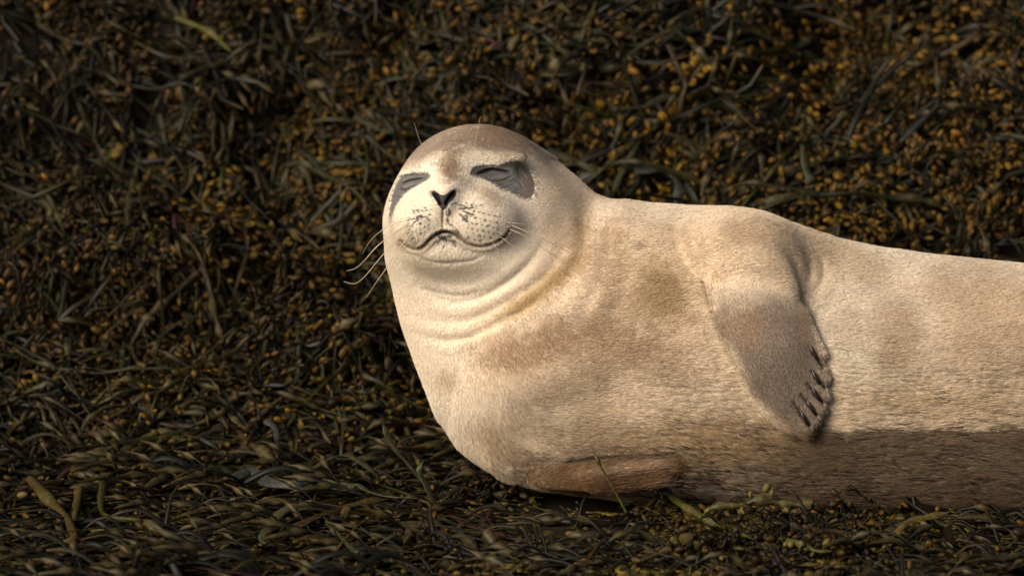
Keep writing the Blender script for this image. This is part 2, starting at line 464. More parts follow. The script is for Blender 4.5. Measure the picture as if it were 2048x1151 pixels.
# ---- coat colour, marks in the fur, with some light and shade painted in
CREAM = np.array([.67, .55, .405]); PALE = np.array([.72, .65, .54]); TAN = np.array([.37, .255, .155]); OCHRE = np.array([.38, .26, .12])
BRN = np.array([.22, .145, .09]); GREYB = np.array([.195, .15, .115]); SKIN = np.array([.16, .15, .14]); DARK = np.array([.012, .011, .012])
CAP = np.array([.30, .235, .18]); FLANK = np.array([.125, .08, .045])
BLOBS = [  # centre x, p, radii, angle, colour, strength
 (995, 292, 85, 26, .1, CAP, .95), (930, 275, 100, 26, -.2, CAP, .95), (845, 305, 50, 26, -.65, CAP, .9), (905, 325, 20, 34, .15, BRN, .85),
 (985, 280, 80, 22, .1, BRN, .6), (905, 350, 16, 20, 0, BRN, .6), (985, 400, 20, 12, .5, TAN, .45), (960, 385, 30, 9, .4, TAN, .4),
 (1118, 470, 26, 80, .15, TAN, .3), (1158, 480, 20, 80, .08, TAN, .8), (1085, 575, 80, 18, -.65, OCHRE, .9), (1030, 610, 50, 12, -.4, OCHRE, .5),  # tan and ochre along the neck folds: fold shade painted in
 (1212, 510, 24, 90, .12, TAN, .6), (1120, 545, 40, 14, -.8, OCHRE, .6), (1310, 570, 60, 70, -.2, OCHRE, .7), (1330, 580, 26, 40, -.3, BRN, .35), (1255, 610, 60, 60, -.3, TAN, .45),
 (1080, 690, 110, 38, -.25, TAN, .95), (1150, 655, 60, 26, -.4, BRN, .4), (1130, 760, 120, 34, -.4, BRN, .42), (1190, 690, 100, 45, -.1, TAN, .55), (1000, 700, 60, 26, 0, TAN, .45),
 (1100, 790, 60, 20, -.1, BRN, .4), (1270, 700, 110, 30, .1, TAN, .4), (1330, 750, 60, 20, 0, TAN, .4),
 (890, 755, 26, 20, .6, TAN, .5), (985, 870, 60, 32, .6, TAN, .55), (1010, 900, 60, 26, .3, BRN, .35), (1060, 850, 60, 24, .4, TAN, .4),
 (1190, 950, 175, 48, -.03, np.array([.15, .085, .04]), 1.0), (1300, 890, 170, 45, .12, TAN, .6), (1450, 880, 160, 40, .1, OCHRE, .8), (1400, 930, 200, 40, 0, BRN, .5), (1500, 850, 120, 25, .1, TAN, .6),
 (1270, 492, 11, 10, .3, BRN, .7), (1350, 600, 40, 60, .3, OCHRE, .35),
 (1690, 520, 60, 34, .4, OCHRE, .35), (1740, 560, 40, 40, 0, TAN, .3), (1930, 570, 110, 40, .2, TAN, .45), (1780, 660, 36, 60, .1, TAN, .6), (1760, 730, 40, 40, 0, TAN, .35),
 (1960, 700, 110, 60, .1, TAN, .35), (2030, 740, 20, 20, 0, BRN, .4), (1590, 500, 60, 50, .4, TAN, .4), (1480, 470, 60, 22, 0, TAN, .35),
 (1860, 800, 160, 26, .05, OCHRE, .35), (2040, 830, 30, 16, -.3, BRN, .8), (2035, 880, 40, 26, -.3, OCHRE, .5)]
SPOTS = []
for row, (x0, p0, x1, p1, n) in enumerate([(934, 408, 962, 415, 4), (928, 419, 1000, 434, 8), (932, 432, 1012, 448, 9), (936, 444, 1014, 460, 9), (938, 455, 1006, 470, 8), (950, 467, 998, 480, 6), (925, 469, 972, 486, 5)]):
    for k in range(n):
        t = k / (n - 1); SPOTS.append((x0 + (x1 - x0) * t + 1.5 * math.sin(k * 7.1 + row), p0 + (p1 - p0) * t + 3 * math.sin(t * 3.1) + 1.2 * math.cos(k * 5.3), 1.7 + .5 * math.sin(k * 3 + row)))
for row, (x0, p0, x1, p1, n) in enumerate([(866, 420, 832, 430, 5), (864, 431, 822, 444, 6), (862, 442, 820, 456, 6), (861, 452, 820, 468, 6), (854, 466, 824, 480, 5)]):
    for k in range(n):
        t = k / (n - 1); SPOTS.append((x0 + (x1 - x0) * t, p0 + (p1 - p0) * t + 1.2 * math.cos(k * 5.3 + row), 1.5 + .5 * math.sin(k * 3 + row)))
MARKS = [((918, 412), (934, 416), 2), ((921, 420), (946, 418), 2.4), ((928, 425), (948, 432), 2.8), ((922, 431), (930, 440), 3.4), ((936, 430), (934, 444), 2.6),
         ((902, 423), (900, 433), 2.4), ((897, 440), (903, 452), 2.6), ((906, 450), (911, 464), 2.8), ((912, 455), (920, 466), 2.2), ((904, 412), (914, 409), 1.8),
         ((848, 433), (838, 438), 2.2), ((852, 436), (860, 441), 1.8), ((828, 426), (856, 418), 1.5), ((842, 441), (834, 447), 1.6),
         ((888, 478), (910, 484), 4), ((880, 474), (904, 474), 3.5), ((894, 482), (890, 494), 2), ((904, 484), (914, 492), 1.6), ((884, 480), (878, 487), 1.4),
         ((1000, 482), (1016, 472), 2.2), ((1006, 484), (1000, 492), 1.5), ((930, 486), (958, 494), 1.2), ((858, 484), (866, 478), 1.4), ((1044, 306), (1052, 318), 2.2)]

def ellipse(X, P, cx, cp, rx, rp, ang):
    ca, sa = math.cos(ang), math.sin(ang); x, p = X - cx, P - cp
    return np.sqrt(((x * ca + p * sa) / rx) ** 2 + ((-x * sa + p * ca) / rp) ** 2)

def coat(X, P, D):
    n1 = fbm(X / 55, P / 55, D / 55, 3, 3); n2 = fbm(X / 14, P / 9, D / 14, 31, 2); n3 = vnoise(X / 4.5, P / 3.2, D / 4, 41)
    C = np.tile(CREAM, (len(X), 1)) * (1 + .16 * (n1 - .5) + .16 * (n2 - .5))[:, None]
    def mix(c, a):
        nonlocal C
        a = np.clip(a, 0, 1)[:, None]; C = C * (1 - a) + np.asarray(c) * a
    # paler face; the sunlit left rim of the neck painted pale
    mix(PALE, .75 * sst(1.35, .75, ellipse(X, P, 905, 450, 170, 150, 0)))
    mix(PALE, .6 * sst(1.3, .5, ellipse(X, P, 850, 700, 110, 260, -.15)))
    mix(PALE, .7 * sst(1.2, .5, ellipse(X, P, 1730, 650, 150, 130, .2)))
    mix(PALE, .7 * sst(1.3, .5, ellipse(X, P, 1870, 520, 260, 48, .1)))  # sunlit top rim of the back, painted pale
    mix(PALE, .5 * sst(1.3, .5, ellipse(X, P, 1250, 425, 200, 30, .05)))
    mix(PALE, .4 * sst(1.2, .4, ellipse(X, P, 1000, 820, 160, 60, .1)))
    mix(CREAM * 1.05, .5 * sst(1.2, .4, ellipse(X, P, 1300, 820, 200, 50, .05)))
    # diffuse mottling everywhere behind the head
    mix(TAN, .30 * sst(.5, .75, fbm(X / 70, P / 40, D / 60, 77, 3)) * sst(1050, 1200, X))
    mix(TAN, .3 * sst(.52, .62, n2) * sst(1600, 1750, X))
    for cx, cp, rx, rp, an, c, s in BLOBS:
        m = (abs(X - cx) < 2.2 * max(rx, rp)) & (abs(P - cp) < 2.2 * max(rx, rp))
        if not m.any(): continue
        q = ellipse(X[m], P[m], cx, cp, rx, rp, an)
        a = np.zeros(len(X)); a[m] = s * sst(1.7, .3, q + .9 * (n1[m] - .5) + .7 * (n2[m] - .5) + .6 * (n3[m] - .5))
        mix(c, a * (D < 60))
    # upper flipper: grey brown
    fl = insidepoly(X, P, [(1405, 575), (1450, 545), (1540, 560), (1602, 590), (1630, 660), (1656, 760), (1648, 835), (1622, 870), (1570, 860), (1500, 795), (1450, 712), (1420, 640)])
    mix(GREYB * .92, .95 * sst(8, -18, fl + 22 * (n1 - .5)) * (D < -150) * sst(545, 650, P + 60 * (n1 - .5) + 20 * (n2 - .5)))
    de_, te_ = polyline(X, P, [(1400, 565), (1412, 610), (1432, 668), (1455, 718), (1484, 766)]); mix(BRN * .55, .75 * np.exp(-(de_ / 5) ** 2) * (1 - te_) ** .5 * (D < -150))  # shade of the gap along the flipper edge, painted brown
    mix(BRN * 1.3, .6 * sst(1.3, .4, ellipse(X, P, 1480, 650, 55, 45, .4) + .8 * (n2 - .5)) * (D < -150))
    mix(BRN * 1.2, .5 * sst(1.3, .4, ellipse(X, P, 1600, 640, 16, 60, -.2) + .8 * (n2 - .5)) * (D < -150))
    mix(CREAM * .75, .4 * sst(1.3, .5, ellipse(X, P, 1470, 590, 50, 30, 0) + .8 * (n2 - .5)) * (D < -150))
    # darker lower flank with its sharp edge line
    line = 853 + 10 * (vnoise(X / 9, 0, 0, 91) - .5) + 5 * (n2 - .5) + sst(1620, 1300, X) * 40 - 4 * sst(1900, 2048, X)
    mix(FLANK * (1 + .5 * (n1 - .5)[:, None]), .88 * sst(-3, 3, P - line) * sst(1440, 1640, X + 120 * (n1 - .5) + .7 * (P - 850)))
    # belly beneath
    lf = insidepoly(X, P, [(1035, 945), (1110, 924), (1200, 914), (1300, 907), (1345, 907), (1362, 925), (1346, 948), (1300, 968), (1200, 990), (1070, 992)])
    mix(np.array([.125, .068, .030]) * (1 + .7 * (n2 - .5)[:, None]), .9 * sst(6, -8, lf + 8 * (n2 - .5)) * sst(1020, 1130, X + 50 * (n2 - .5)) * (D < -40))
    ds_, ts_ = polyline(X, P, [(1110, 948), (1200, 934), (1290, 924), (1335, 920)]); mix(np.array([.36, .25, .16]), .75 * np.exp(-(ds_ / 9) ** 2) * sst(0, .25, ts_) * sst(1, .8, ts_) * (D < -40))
    mix(BRN * .5, .75 * np.exp(-((lf + 1) / 4) ** 2) * (D < -40) * (P < 958) * (X > 1075))  # crease shade along the lower flipper's edge, painted dark
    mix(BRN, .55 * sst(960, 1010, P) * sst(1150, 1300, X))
    fine = .955 + .09 * n3
    C = C * fine[:, None]
    # ---- face marks
    m = (X > 770) & (X < 1090) & (P > 290) & (P < 545) & (D < -60)
    if m.any():
        x, p = X[m], P[m]; c = C[m]
        def mx(col, a):
            nonlocal c
            a = np.clip(a, 0, 1)[:, None]; c = c * (1 - a) + np.asarray(col) * a
        jag = 3.5 * (vnoise(x / 3.5, p / 3.5, 0, 8) - .5)
        for poly in (PATCH_R, PATCH_L):
            d = insidepoly(x, p, poly)
            mx(PALE * 1.08, .55 * sst(9, 2, d) * (d > 0))
            mx(SKIN * .72 * (.68 + .6 * vnoise(x / 11, p / 2.4 + x / 14, 0, 4))[:, None], sst(2.5, -3.5, d + .9 * jag))
        # brown combed fringe at the outer end of the right eye patch
        dR = insidepoly(x, p, PATCH_R)
        fr = sst(1.6, .6, ellipse(x, p, 1060, 362, 20, 40, -.25)) * sst(.35, .6, vnoise(x / 14, p / 2.6 + x / 12, 0, 9))
        mx(BRN * .7, .75 * fr * (dR < 2))
        for ln, wd, s in ((EYE_R, 3.6, 1.0), (EYE_R2, 1.4, .4), (EYE_L, 2.3, .85), (EYE_L2, 1.3, .45)):
            d, t = polyline(x, p, ln)
            mx(DARK, s * np.exp(-(d / (wd * (1.25 - .5 * t))) ** 2) * sst(0, .1, t) * sst(1, .85, t))
        mx(DARK * 2, .8 * sst(1.4, .6, ellipse(x, p, 968, 345, 17, 6, -.25)))
        d = insidepoly(x, p, NOSE)
        mx(np.array([.032, .029, .028]), sst(1.8, -1, d))
        for ln in (NOS_L, NOS_R):
            d, t = polyline(x, p, ln); mx(DARK * .5, np.exp(-(d / (6.0 - 2.4 * t)) ** 2) * 1.3)
        d, t = polyline(x, p, PHIL); mx(BRN * .6, .6 * np.exp(-(d / 1.8) ** 2) * (1 - .4 * t))
        d, t = polyline(x, p, MOUTH)
        mid_ = np.exp(-((t - .42) / .13) ** 2); mx(TAN, .55 * np.exp(-(d / 6) ** 2)); mx(BRN * .5, .8 * np.exp(-(d / 1.7) ** 2)); mx(DARK, mid_ * np.exp(-(d / 4.0) ** 2)); mx(DARK * 1.5, .8 * sst(.82, .98, t) * np.exp(-(d / 3.0) ** 2) * sst(.3, .6, vnoise(x / 4, p / 3, 0, 15)))
        d, t = polyline(x, p, CHIN); mx(BRN * .8, .6 * np.exp(-(d / 2.4) ** 2) * np.sin(t * math.pi))
        for sx, sp, sr in SPOTS:
            k = (abs(x - sx) < 8) & (abs(p - sp) < 8)
            if k.any():
                a = np.zeros(len(x)); a[k] = .9 * sst(sr * 1.6, sr * .5, np.hypot((x[k] - sx) / 1.25, p[k] - sp)); mx(DARK * 1.5, a)
        for a0, b0, wd in MARKS:
            d, t = polyline(x, p, [a0, b0]); mx(DARK * 1.5, .82 * sst(wd * 1.25, wd * .3, d + 1.1 * jag))
        # freckling under the nose
        mx(BRN, .35 * sst(.7, .85, vnoise(x / 3.2, p / 2.6, 0, 66)) * sst(1.2, .6, ellipse(x, p, 930, 460, 90, 50, 0)))
        C[m] = c
    # paler fingertips
    for a, b, _, _ in FINGERS:
        d_, t_ = polyline(X, P, [(np.array(a) * .35 + np.array(b) * .65)[:2], b[:2]]); mix(np.array([.36, .28, .20]), .5 * sst(11, 3, d_) * sst(0, .4, t_) * (D < -170))
    # dark slits between the digits
    fl = (X > 1560) & (X < 1668) & (P > 680) & (P < 870) & (D < -150)
    if fl.any():
        c = C[fl]
        for (a, b, _, _), (a2, b2, _, _) in zip(FINGERS[:-1], FINGERS[1:]):
            s = (np.array(b[:2]) + np.array(b2[:2])) / 2; e = (np.array(a[:2]) + np.array(a2[:2])) / 2
            q, t = polyline(X[fl], P[fl], [s, e * .42 + s * .58])
            k = (.9 * np.exp(-(q / 3.4) ** 2))[:, None]; c = c * (1 - k) + DARK * k
        C[fl] = c
    # combed gaps: dark skin and painted shade between the wet locks
    g = sst(1120, 1400, X + .5 * (P - 850)) * sst(640, 860, P + .16 * (X - 1600) * (X > 1600)) * (.5 + .5 * sst(800, 880, P)) * sst(0, 8, insidepoly(X, P, FLIP))
    mix(np.array([.06, .042, .035]), 1.0 * g * lines(X, P, D)[0])
    return C

def furless(X, P, D):
    """1 where the skin is bare"""
    b = np.zeros(len(X))
    m = (X > 770) & (X < 1090) & (P > 310) & (P < 540) & (D < -60)
    if m.any():
        x, p = X[m], P[m]; r = b[m]
        for poly in (PATCH_R, PATCH_L): r = np.maximum(r, sst(1, -5, insidepoly(x, p, poly)))
        r = np.maximum(r, sst(2, 0, insidepoly(x, p, NOSE)))
        d, t = polyline(x, p, MOUTH); r = np.maximum(r, d < 2.6)
        b[m] = r
    return b

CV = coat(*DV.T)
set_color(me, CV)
m_coat, nt, b = mat_new('seal_skin', .62, .3)
at = nt.nodes.new('ShaderNodeAttribute'); at.attribute_name = 'Col'
nt.links.new(at.outputs['Color'], b.inputs['Base Color'])
tc = nt.nodes.new('ShaderNodeTexCoord'); nz = nt.nodes.new('ShaderNodeTexNoise'); nz.inputs['Scale'].default_value = 900; nz.inputs['Detail'].default_value = 3
nt.links.new(tc.outputs['Object'], nz.inputs['Vector'])
bp = nt.nodes.new('ShaderNodeBump'); bp.inputs['Strength'].default_value = .25; bp.inputs['Distance'].default_value = .0006
nt.links.new(nz.outputs['Fac'], bp.inputs['Height']); nt.links.new(bp.outputs['Normal'], b.inputs['Normal'])
me.materials.append(m_coat)
seal = bpy.data.objects.new('seal', me); link(seal)
seal['label'] = 'cream and tan seal lying on the seaweed, head raised, eyes squeezed shut'
seal['category'] = 'seal'

# ---- fur: short combed hairs
def flow(X, P, D):
    """combing direction in design space"""
    hx, hp = X - 893, P - 400
    r = np.hypot(hx, hp) + 1e-6
    F = np.stack([hx / r, hp / r, np.full(len(X), .9) * sst(160, 60, r) + .35], 1)
    nb = sst(980, 1250, X + .25 * (P - 600))
    body = np.stack([np.full(len(X), 1.0), .12 + .25 * np.sin(X / 130 + P / 90) * .6 + .0 * X, np.zeros(len(X))], 1)
    chest = np.stack([np.full(len(X), .55), np.full(len(X), .75), np.zeros(len(X))], 1)
    hw = sst(330, 190, r)[:, None]
    F2 = chest * (1 - nb[:, None]) + body * nb[:, None]
    F = F * hw + F2 * (1 - hw)
    fl = sst(10, -20, insidepoly(X, P, [(1405, 560), (1602, 590), (1660, 760), (1622, 870), (1500, 795)])) * (D < -170)
    F = F * (1 - fl[:, None]) + np.array([.45, .9, 0]) * fl[:, None]
    lf = ((P > 905) & (P < 975) & (X < 1350) & (X > 1040) & (D < -100))
    F[lf] = [1, -.1, -.2]
    return F

me.calc_loop_triangles()
tl = np.empty(len(me.loop_triangles) * 3, np.int32); me.loop_triangles.foreach_get('vertices', tl); tl = tl.reshape(-1, 3)
A, B, Cc = DV[tl[:, 0]], DV[tl[:, 1]], DV[tl[:, 2]]
nn = np.cross(B - A, Cc - A); ar = np.linalg.norm(nn, axis=1) / 2; cen = (A + B + Cc) / 3
dens = np.where((cen[:, 0] < 2120) & (cen[:, 2] < 90), 1.0, .16)
prob = ar * dens
N_HAIR = 560000
pick = rng.choice(len(tl), N_HAIR, p=prob / prob.sum())
u, v = rng.random(N_HAIR), rng.random(N_HAIR); k = u + v > 1; u[k] = 1 - u[k]; v[k] = 1 - v[k]
R = A[pick] + (B - A)[pick] * u[:, None] + (Cc - A)[pick] * v[:, None]
vn = np.empty(nv * 3, np.float32); me.vertices.foreach_get('normal', vn); vnW = vn.reshape(-1, 3)
vnD = np.stack([vnW @ RT, -(vnW @ UP), vnW @ FWD], 1)
Nn = vnD[tl[pick, 0]] * (1 - u - v)[:, None] + vnD[tl[pick, 1]] * u[:, None] + vnD[tl[pick, 2]] * v[:, None]
Nn /= np.linalg.norm(Nn, axis=1, keepdims=True) + 1e-9
X, P, D = R.T
keep = rng.random(N_HAIR) > furless(X, P, D)
R, Nn = R[keep], Nn[keep]; X, P, D = R.T; n = len(R)
F = flow(X, P, D) + rng.normal(0, .09, (n, 3))
F -= (F * Nn).sum(1, keepdims=True) * Nn; F /= np.linalg.norm(F, axis=1, keepdims=True) + 1e-9
L = 4.0 + 6.0 * sst(200, 420, np.hypot(X - 900, P - 420)) + 9 * sst(1150, 1500, X) * sst(620, 820, P) + 3 * sst(700, 850, P)
L *= (.65 + .7 * rng.random(n))
lift = .17 - .04 * sst(1150, 1500, X) * sst(620, 820, P)
onfl = sst(6, -14, insidepoly(X, P, [(1405, 575), (1450, 545), (1540, 560), (1602, 590), (1632, 660), (1660, 760), (1652, 835), (1622, 872), (1570, 864), (1500, 795), (1450, 712), (1420, 640)])) * (D < -190)
L *= 1 - .62 * onfl
lift = lift * (.5 + 1.0 * rng.random(n))
wig = (vnoise(X / 16, P / 10, D / 16, 55) - .5) * .2 * sst(1000, 1200, X)
side = np.cross(Nn, F)
F = F + side * wig[:, None]; F /= np.linalg.norm(F, axis=1, keepdims=True)
# wet locks: tips lean towards the middle of their lock
g = sst(1150, 1400, X) * sst(650, 860, P)
sidew = lines(X, P, D)[1] * g * 5.0 * (abs(lines(X, P, D)[1]) < .45)
tip = R + F * L[:, None] + Nn * (L * lift)[:, None]
tip[:, 1] += sidew
mid = R + F * (L * .5)[:, None] + Nn * (L * lift * .75)[:, None]
mid[:, 1] += .5 * sidew
pts = np.stack([R - Nn * .8, mid, tip], 1)
hc = bpy.data.hair_curves.new('fur')
hc.add_curves([3] * n)
hc.points.foreach_set('position', to_world(pts.reshape(-1, 3)).astype(np.float32).ravel())
rad = np.tile(np.array([.46, .38, .1]) * S * 1.15, n).astype(np.float32)
a = hc.attributes.get('radius') or hc.attributes.new('radius', 'FLOAT', 'POINT'); a.data.foreach_set('value', rad)
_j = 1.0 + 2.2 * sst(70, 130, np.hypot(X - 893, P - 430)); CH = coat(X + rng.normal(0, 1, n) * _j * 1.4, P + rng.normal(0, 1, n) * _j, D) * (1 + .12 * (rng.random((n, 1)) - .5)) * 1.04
_fleck = (rng.random(n) < .03 * sst(1000, 1150, X)) ; CH[_fleck] *= .45
ca = hc.attributes.new('Col', 'FLOAT_COLOR', 'CURVE'); C4 = np.ones((n, 4), np.float32); C4[:, :3] = np.clip(CH, 0, .85); ca.data.foreach_set('color', C4.ravel())
m_fur = bpy.data.materials.new('seal_fur'); m_fur.use_nodes = True; nt = m_fur.node_tree
b = nt.nodes['Principled BSDF']; b.inputs['Roughness'].default_value = .6; b.inputs['Specular IOR Level'].default_value = .12
at = nt.nodes.new('ShaderNodeAttribute'); at.attribute_name = 'Col'; nt.links.new(at.outputs['Color'], b.inputs['Base Color'])
tr = nt.nodes.new('ShaderNodeBsdfTranslucent'); nt.links.new(at.outputs['Color'], tr.inputs['Color'])
mx_ = nt.nodes.new('ShaderNodeMixShader'); mx_.inputs[0].default_value = .25
out = nt.nodes['Material Output']
nt.links.new(b.outputs[0], mx_.inputs[1]); nt.links.new(tr.outputs[0], mx_.inputs[2]); nt.links.new(mx_.outputs[0], out.inputs['Surface'])
hc.materials.append(m_fur)
fur = bpy.data.objects.new('fur', hc); link(fur, seal); fur['kind'] = 'stuff'
# ------------------------------------------------------------------ shore: flat in front, a steep bank behind
def Hb(y):
    y = np.asarray(y, float); t = np.clip((y - .10) / .22, 0, None)
    ramp = np.where(t < 1, .11 * t * t * 1.1, .11 * 1.1 + (y - .32) * 1.1)
    return np.where(ramp > 2.4, 2.4 + .12 * (1 - np.exp(-(ramp - 2.4))), ramp)
_y = np.linspace(-1.6, 2.6, 4201); _z = Hb(_y)
_v = np.r_[0, np.cumsum(np.hypot(np.diff(_y), np.diff(_z)))]; _v -= np.interp(0, _y, _v)
_dz = np.gradient(_z, _y); _nl = np.sqrt(1 + _dz ** 2)
def bump(x, v):
    b = .20 * (fbm(x / .24, v / .17, 0, 101, 3) - .5) + .03 * (fbm(x / .07, v / .07, 3, 131, 2) - .5)
    b = b * (.16 + .84 * sst(.1, .3, v)) - .007 * sst(-.42, -.3, v) * sst(.0, -.1, v) * sst(-.2, -.05, x)
    b = b + .006 * np.exp(-((v + .215) / .06) ** 2) * sst(-.12, .05, x)
    b = b + .003 * np.exp(-((v + .16) / .07) ** 2) * np.exp(-((x + .0) / .09) ** 2)
    return b
def ground(x, v, h=0.0):
    y = np.interp(v, _v, _y); z = np.interp(v, _v, _z); dz = np.interp(v, _v, _dz); nl = np.sqrt(1 + dz * dz)
    b = bump(x, v) + h
    return np.stack([x + 0 * v, y - dz / nl * b, z + b / nl], -1)

def axis(lo, hi, flo, fhi, fine, coarse):
    return np.unique(np.round(np.r_[np.geomspace(1, 1 + flo - lo, coarse)[::-1] * -1 + 1 + flo, np.arange(flo, fhi, fine), np.geomspace(1, 1 + hi - fhi, coarse) - 1 + fhi], 5))
gx = axis(-60, 60, -1.3, 1.3, .014, 24)
gy = np.unique(np.round(np.r_[np.linspace(-60, -1.7, 20), np.linspace(-1.6, -1.05, 12), np.arange(-1.0, 1.5, .012), np.linspace(1.55, 2.6, 20), np.linspace(2.8, 60, 20)], 5))
GX, GY = np.meshgrid(gx, gy, indexing='ij')
VV = np.where((GY > -1.6) & (GY < 2.6), np.interp(GY, _y, _v), 0)
near = sst(2.5, 1.2, abs(GX)) * sst(-1.6, -1.0, GY) * sst(2.6, 1.6, GY)
bz = bump(GX, VV) * near - .006
dzz = np.interp(GY, _y, _dz) * ((GY > -1.6) & (GY < 2.6)); nl_ = np.sqrt(1 + dzz ** 2)
GV = np.stack([GX, GY - dzz / nl_ * bz, Hb(GY) + bz / nl_], -1).reshape(-1, 3)
ni, nj = len(gx), len(gy); I = np.arange(ni * nj).reshape(ni, nj)
GQ = np.stack([I[:-1, :-1], I[1:, :-1], I[1:, 1:], I[:-1, 1:]], -1).reshape(-1, 4)
m_rock, nt, b = mat_new('wet_rock', .9, .1, (.012, .010, .008))
nz = nt.nodes.new('ShaderNodeTexNoise'); nz.inputs['Scale'].default_value = 30; nz.inputs['Detail'].default_value = 6
cr = nt.nodes.new('ShaderNodeValToRGB'); cr.color_ramp.elements[0].color = (.006, .005, .004, 1); cr.color_ramp.elements[1].color = (.026, .021, .014, 1)
nt.links.new(nz.outputs['Fac'], cr.inputs['Fac']); nt.links.new(cr.outputs['Color'], b.inputs['Base Color'])
bp = nt.nodes.new('ShaderNodeBump'); bp.inputs['Strength'].default_value = .8; bp.inputs['Distance'].default_value = .01
nt.links.new(nz.outputs['Fac'], bp.inputs['Height']); nt.links.new(bp.outputs['Normal'], b.inputs['Normal'])
gr_o = bpy.data.objects.new('ground', mesh_np('ground', GV, GQ, mat=m_rock)); link(gr_o); gr_o['kind'] = 'structure'

# ------------------------------------------------------------------ wrack
m_weed, nt, b = mat_new('wrack', .42, .2)
at = nt.nodes.new('ShaderNodeAttribute'); at.attribute_name = 'Col'
oi = nt.nodes.new('ShaderNodeObjectInfo')
hs = nt.nodes.new('ShaderNodeHueSaturation')
mr = nt.nodes.new('ShaderNodeMapRange'); mr.inputs['To Min'].default_value = .7; mr.inputs['To Max'].default_value = 1.3
nt.links.new(oi.outputs['Random'], mr.inputs['Value']); nt.links.new(mr.outputs[0], hs.inputs['Value'])
nt.links.new(at.outputs['Color'], hs.inputs['Color'])
nz = nt.nodes.new('ShaderNodeTexNoise'); nz.inputs['Scale'].default_value = 160; nz.inputs['Detail'].default_value = 4
tc = nt.nodes.new('ShaderNodeTexCoord'); nt.links.new(tc.outputs['Object'], nz.inputs['Vector'])
mm = nt.nodes.new('ShaderNodeMix'); mm.data_type = 'RGBA'; mm.blend_type = 'MULTIPLY'; mm.inputs['Factor'].default_value = 1
c2 = nt.nodes.new('ShaderNodeValToRGB'); c2.color_ramp.elements[0].position = .35; c2.color_ramp.elements[0].color = (.55, .5, .45, 1); c2.color_ramp.elements[1].position = .65; c2.color_ramp.elements[1].color = (1.15, 1.15, 1.15, 1)
nt.links.new(nz.outputs['Fac'], c2.inputs['Fac']); nt.links.new(hs.outputs['Color'], mm.inputs[6]); nt.links.new(c2.outputs['Color'], mm.inputs[7])
nt.links.new(mm.outputs[2], b.inputs['Base Color'])
rr = nt.nodes.new('ShaderNodeMapRange'); rr.inputs['To Min'].default_value = .40; rr.inputs['To Max'].default_value = .62
nt.links.new(nz.outputs['Fac'], rr.inputs['Value']); nt.links.new(rr.outputs[0], b.inputs['Roughness'])
bp = nt.nodes.new('ShaderNodeBump'); bp.inputs['Strength'].default_value = .3; bp.inputs['Distance'].default_value = .001
nt.links.new(nz.outputs['Fac'], bp.inputs['Height']); nt.links.new(bp.outputs['Normal'], b.inputs['Normal'])

GOLD = np.array([.150, .082, .006]); GOLD2 = np.array([.098, .060, .006]); ORNG = np.array([.12, .056, .006]); OLIVE = np.array([.022, .022, .003])
GREYG = np.array([.025, .026, .011]); BROWN = np.array([.021, .014, .004]); REDW = np.array([.030, .008, .010]); BLUEG = np.array([.032, .035, .029])
PI2 = 2 * math.pi

def ring_tube(path, hw, ht, tau, col, k=6):
    """flattened tube along a path; hw half width, ht half thickness, tau twist"""
    path = np.asarray(path); n = len(path)
    T = np.gradient(path, axis=0); T /= np.linalg.norm(T, axis=1, keepdims=True) + 1e-12
    Sd = np.cross(T, [0, 0, 1.0]); l = np.linalg.norm(Sd, axis=1, keepdims=True)
    Sd = np.where(l > .05, Sd / (l + 1e-9), [0, 1.0, 0]); N = np.cross(Sd, T)
    ct, st = np.cos(tau)[:, None], np.sin(tau)[:, None]
    S2 = Sd * ct + N * st; N2 = -Sd * st + N * ct
    an = np.arange(k) * PI2 / k
    V = path[:, None] + S2[:, None] * (np.cos(an)[None, :, None] * hw[:, None, None]) + N2[:, None] * (np.sin(an)[None, :, None] * ht[:, None, None])
    I = np.arange(n * k).reshape(n, k); J = np.roll(I, -1, 1)
    Q = np.stack([I[:-1], J[:-1], J[1:], I[1:]], -1).reshape(-1, 4)
    C = np.repeat(np.broadcast_to(col, (n, 3)), k, 0)
    return V.reshape(-1, 3), Q, C

def bead_geo(k=6, r=5):
    th = np.linspace(0, math.pi, r + 2)[1:-1]; an = np.arange(k) * PI2 / k
    V = np.stack([np.repeat(-np.cos(th), k), np.outer(np.sin(th), np.cos(an)).ravel(), np.outer(np.sin(th), np.sin(an)).ravel()], -1)
    V = np.vstack([V, [[-1, 0, 0], [1, 0, 0]]])
    I = np.arange(r * k).reshape(r, k); J = np.roll(I, -1, 1)
    Q = np.stack([I[:-1], I[1:], J[1:], J[:-1]], -1).reshape(-1, 4)
    T = np.vstack([np.stack([I[0], J[0], np.full(k, r * k)], 1), np.stack([J[-1], I[-1], np.full(k, r * k + 1)], 1)])
    return V, Q, T
BV, BQ, BT = bead_geo(6, 3)

class Geo:
    def __init__(s): s.V, s.Q, s.T, s.C, s.n = [], [], [], [], 0
    def add(s, V, Q=None, T=None, C=None):
        s.V.append(V)
        if Q is not None and len(Q): s.Q.append(Q + s.n)
        if T is not None and len(T): s.T.append(T + s.n)
        s.C.append(np.broadcast_to(C, V.shape)); s.n += len(V)
    def out(s):
        return (np.vstack(s.V), np.vstack(s.Q) if s.Q else np.zeros((0, 4), int), np.vstack(s.T) if s.T else np.zeros((0, 3), int), np.vstack(s.C))
    def mesh(s, name):
        V, Q, T, C = s.out(); me = mesh_np(name, V, Q, T, m_weed); set_color(me, C); return me

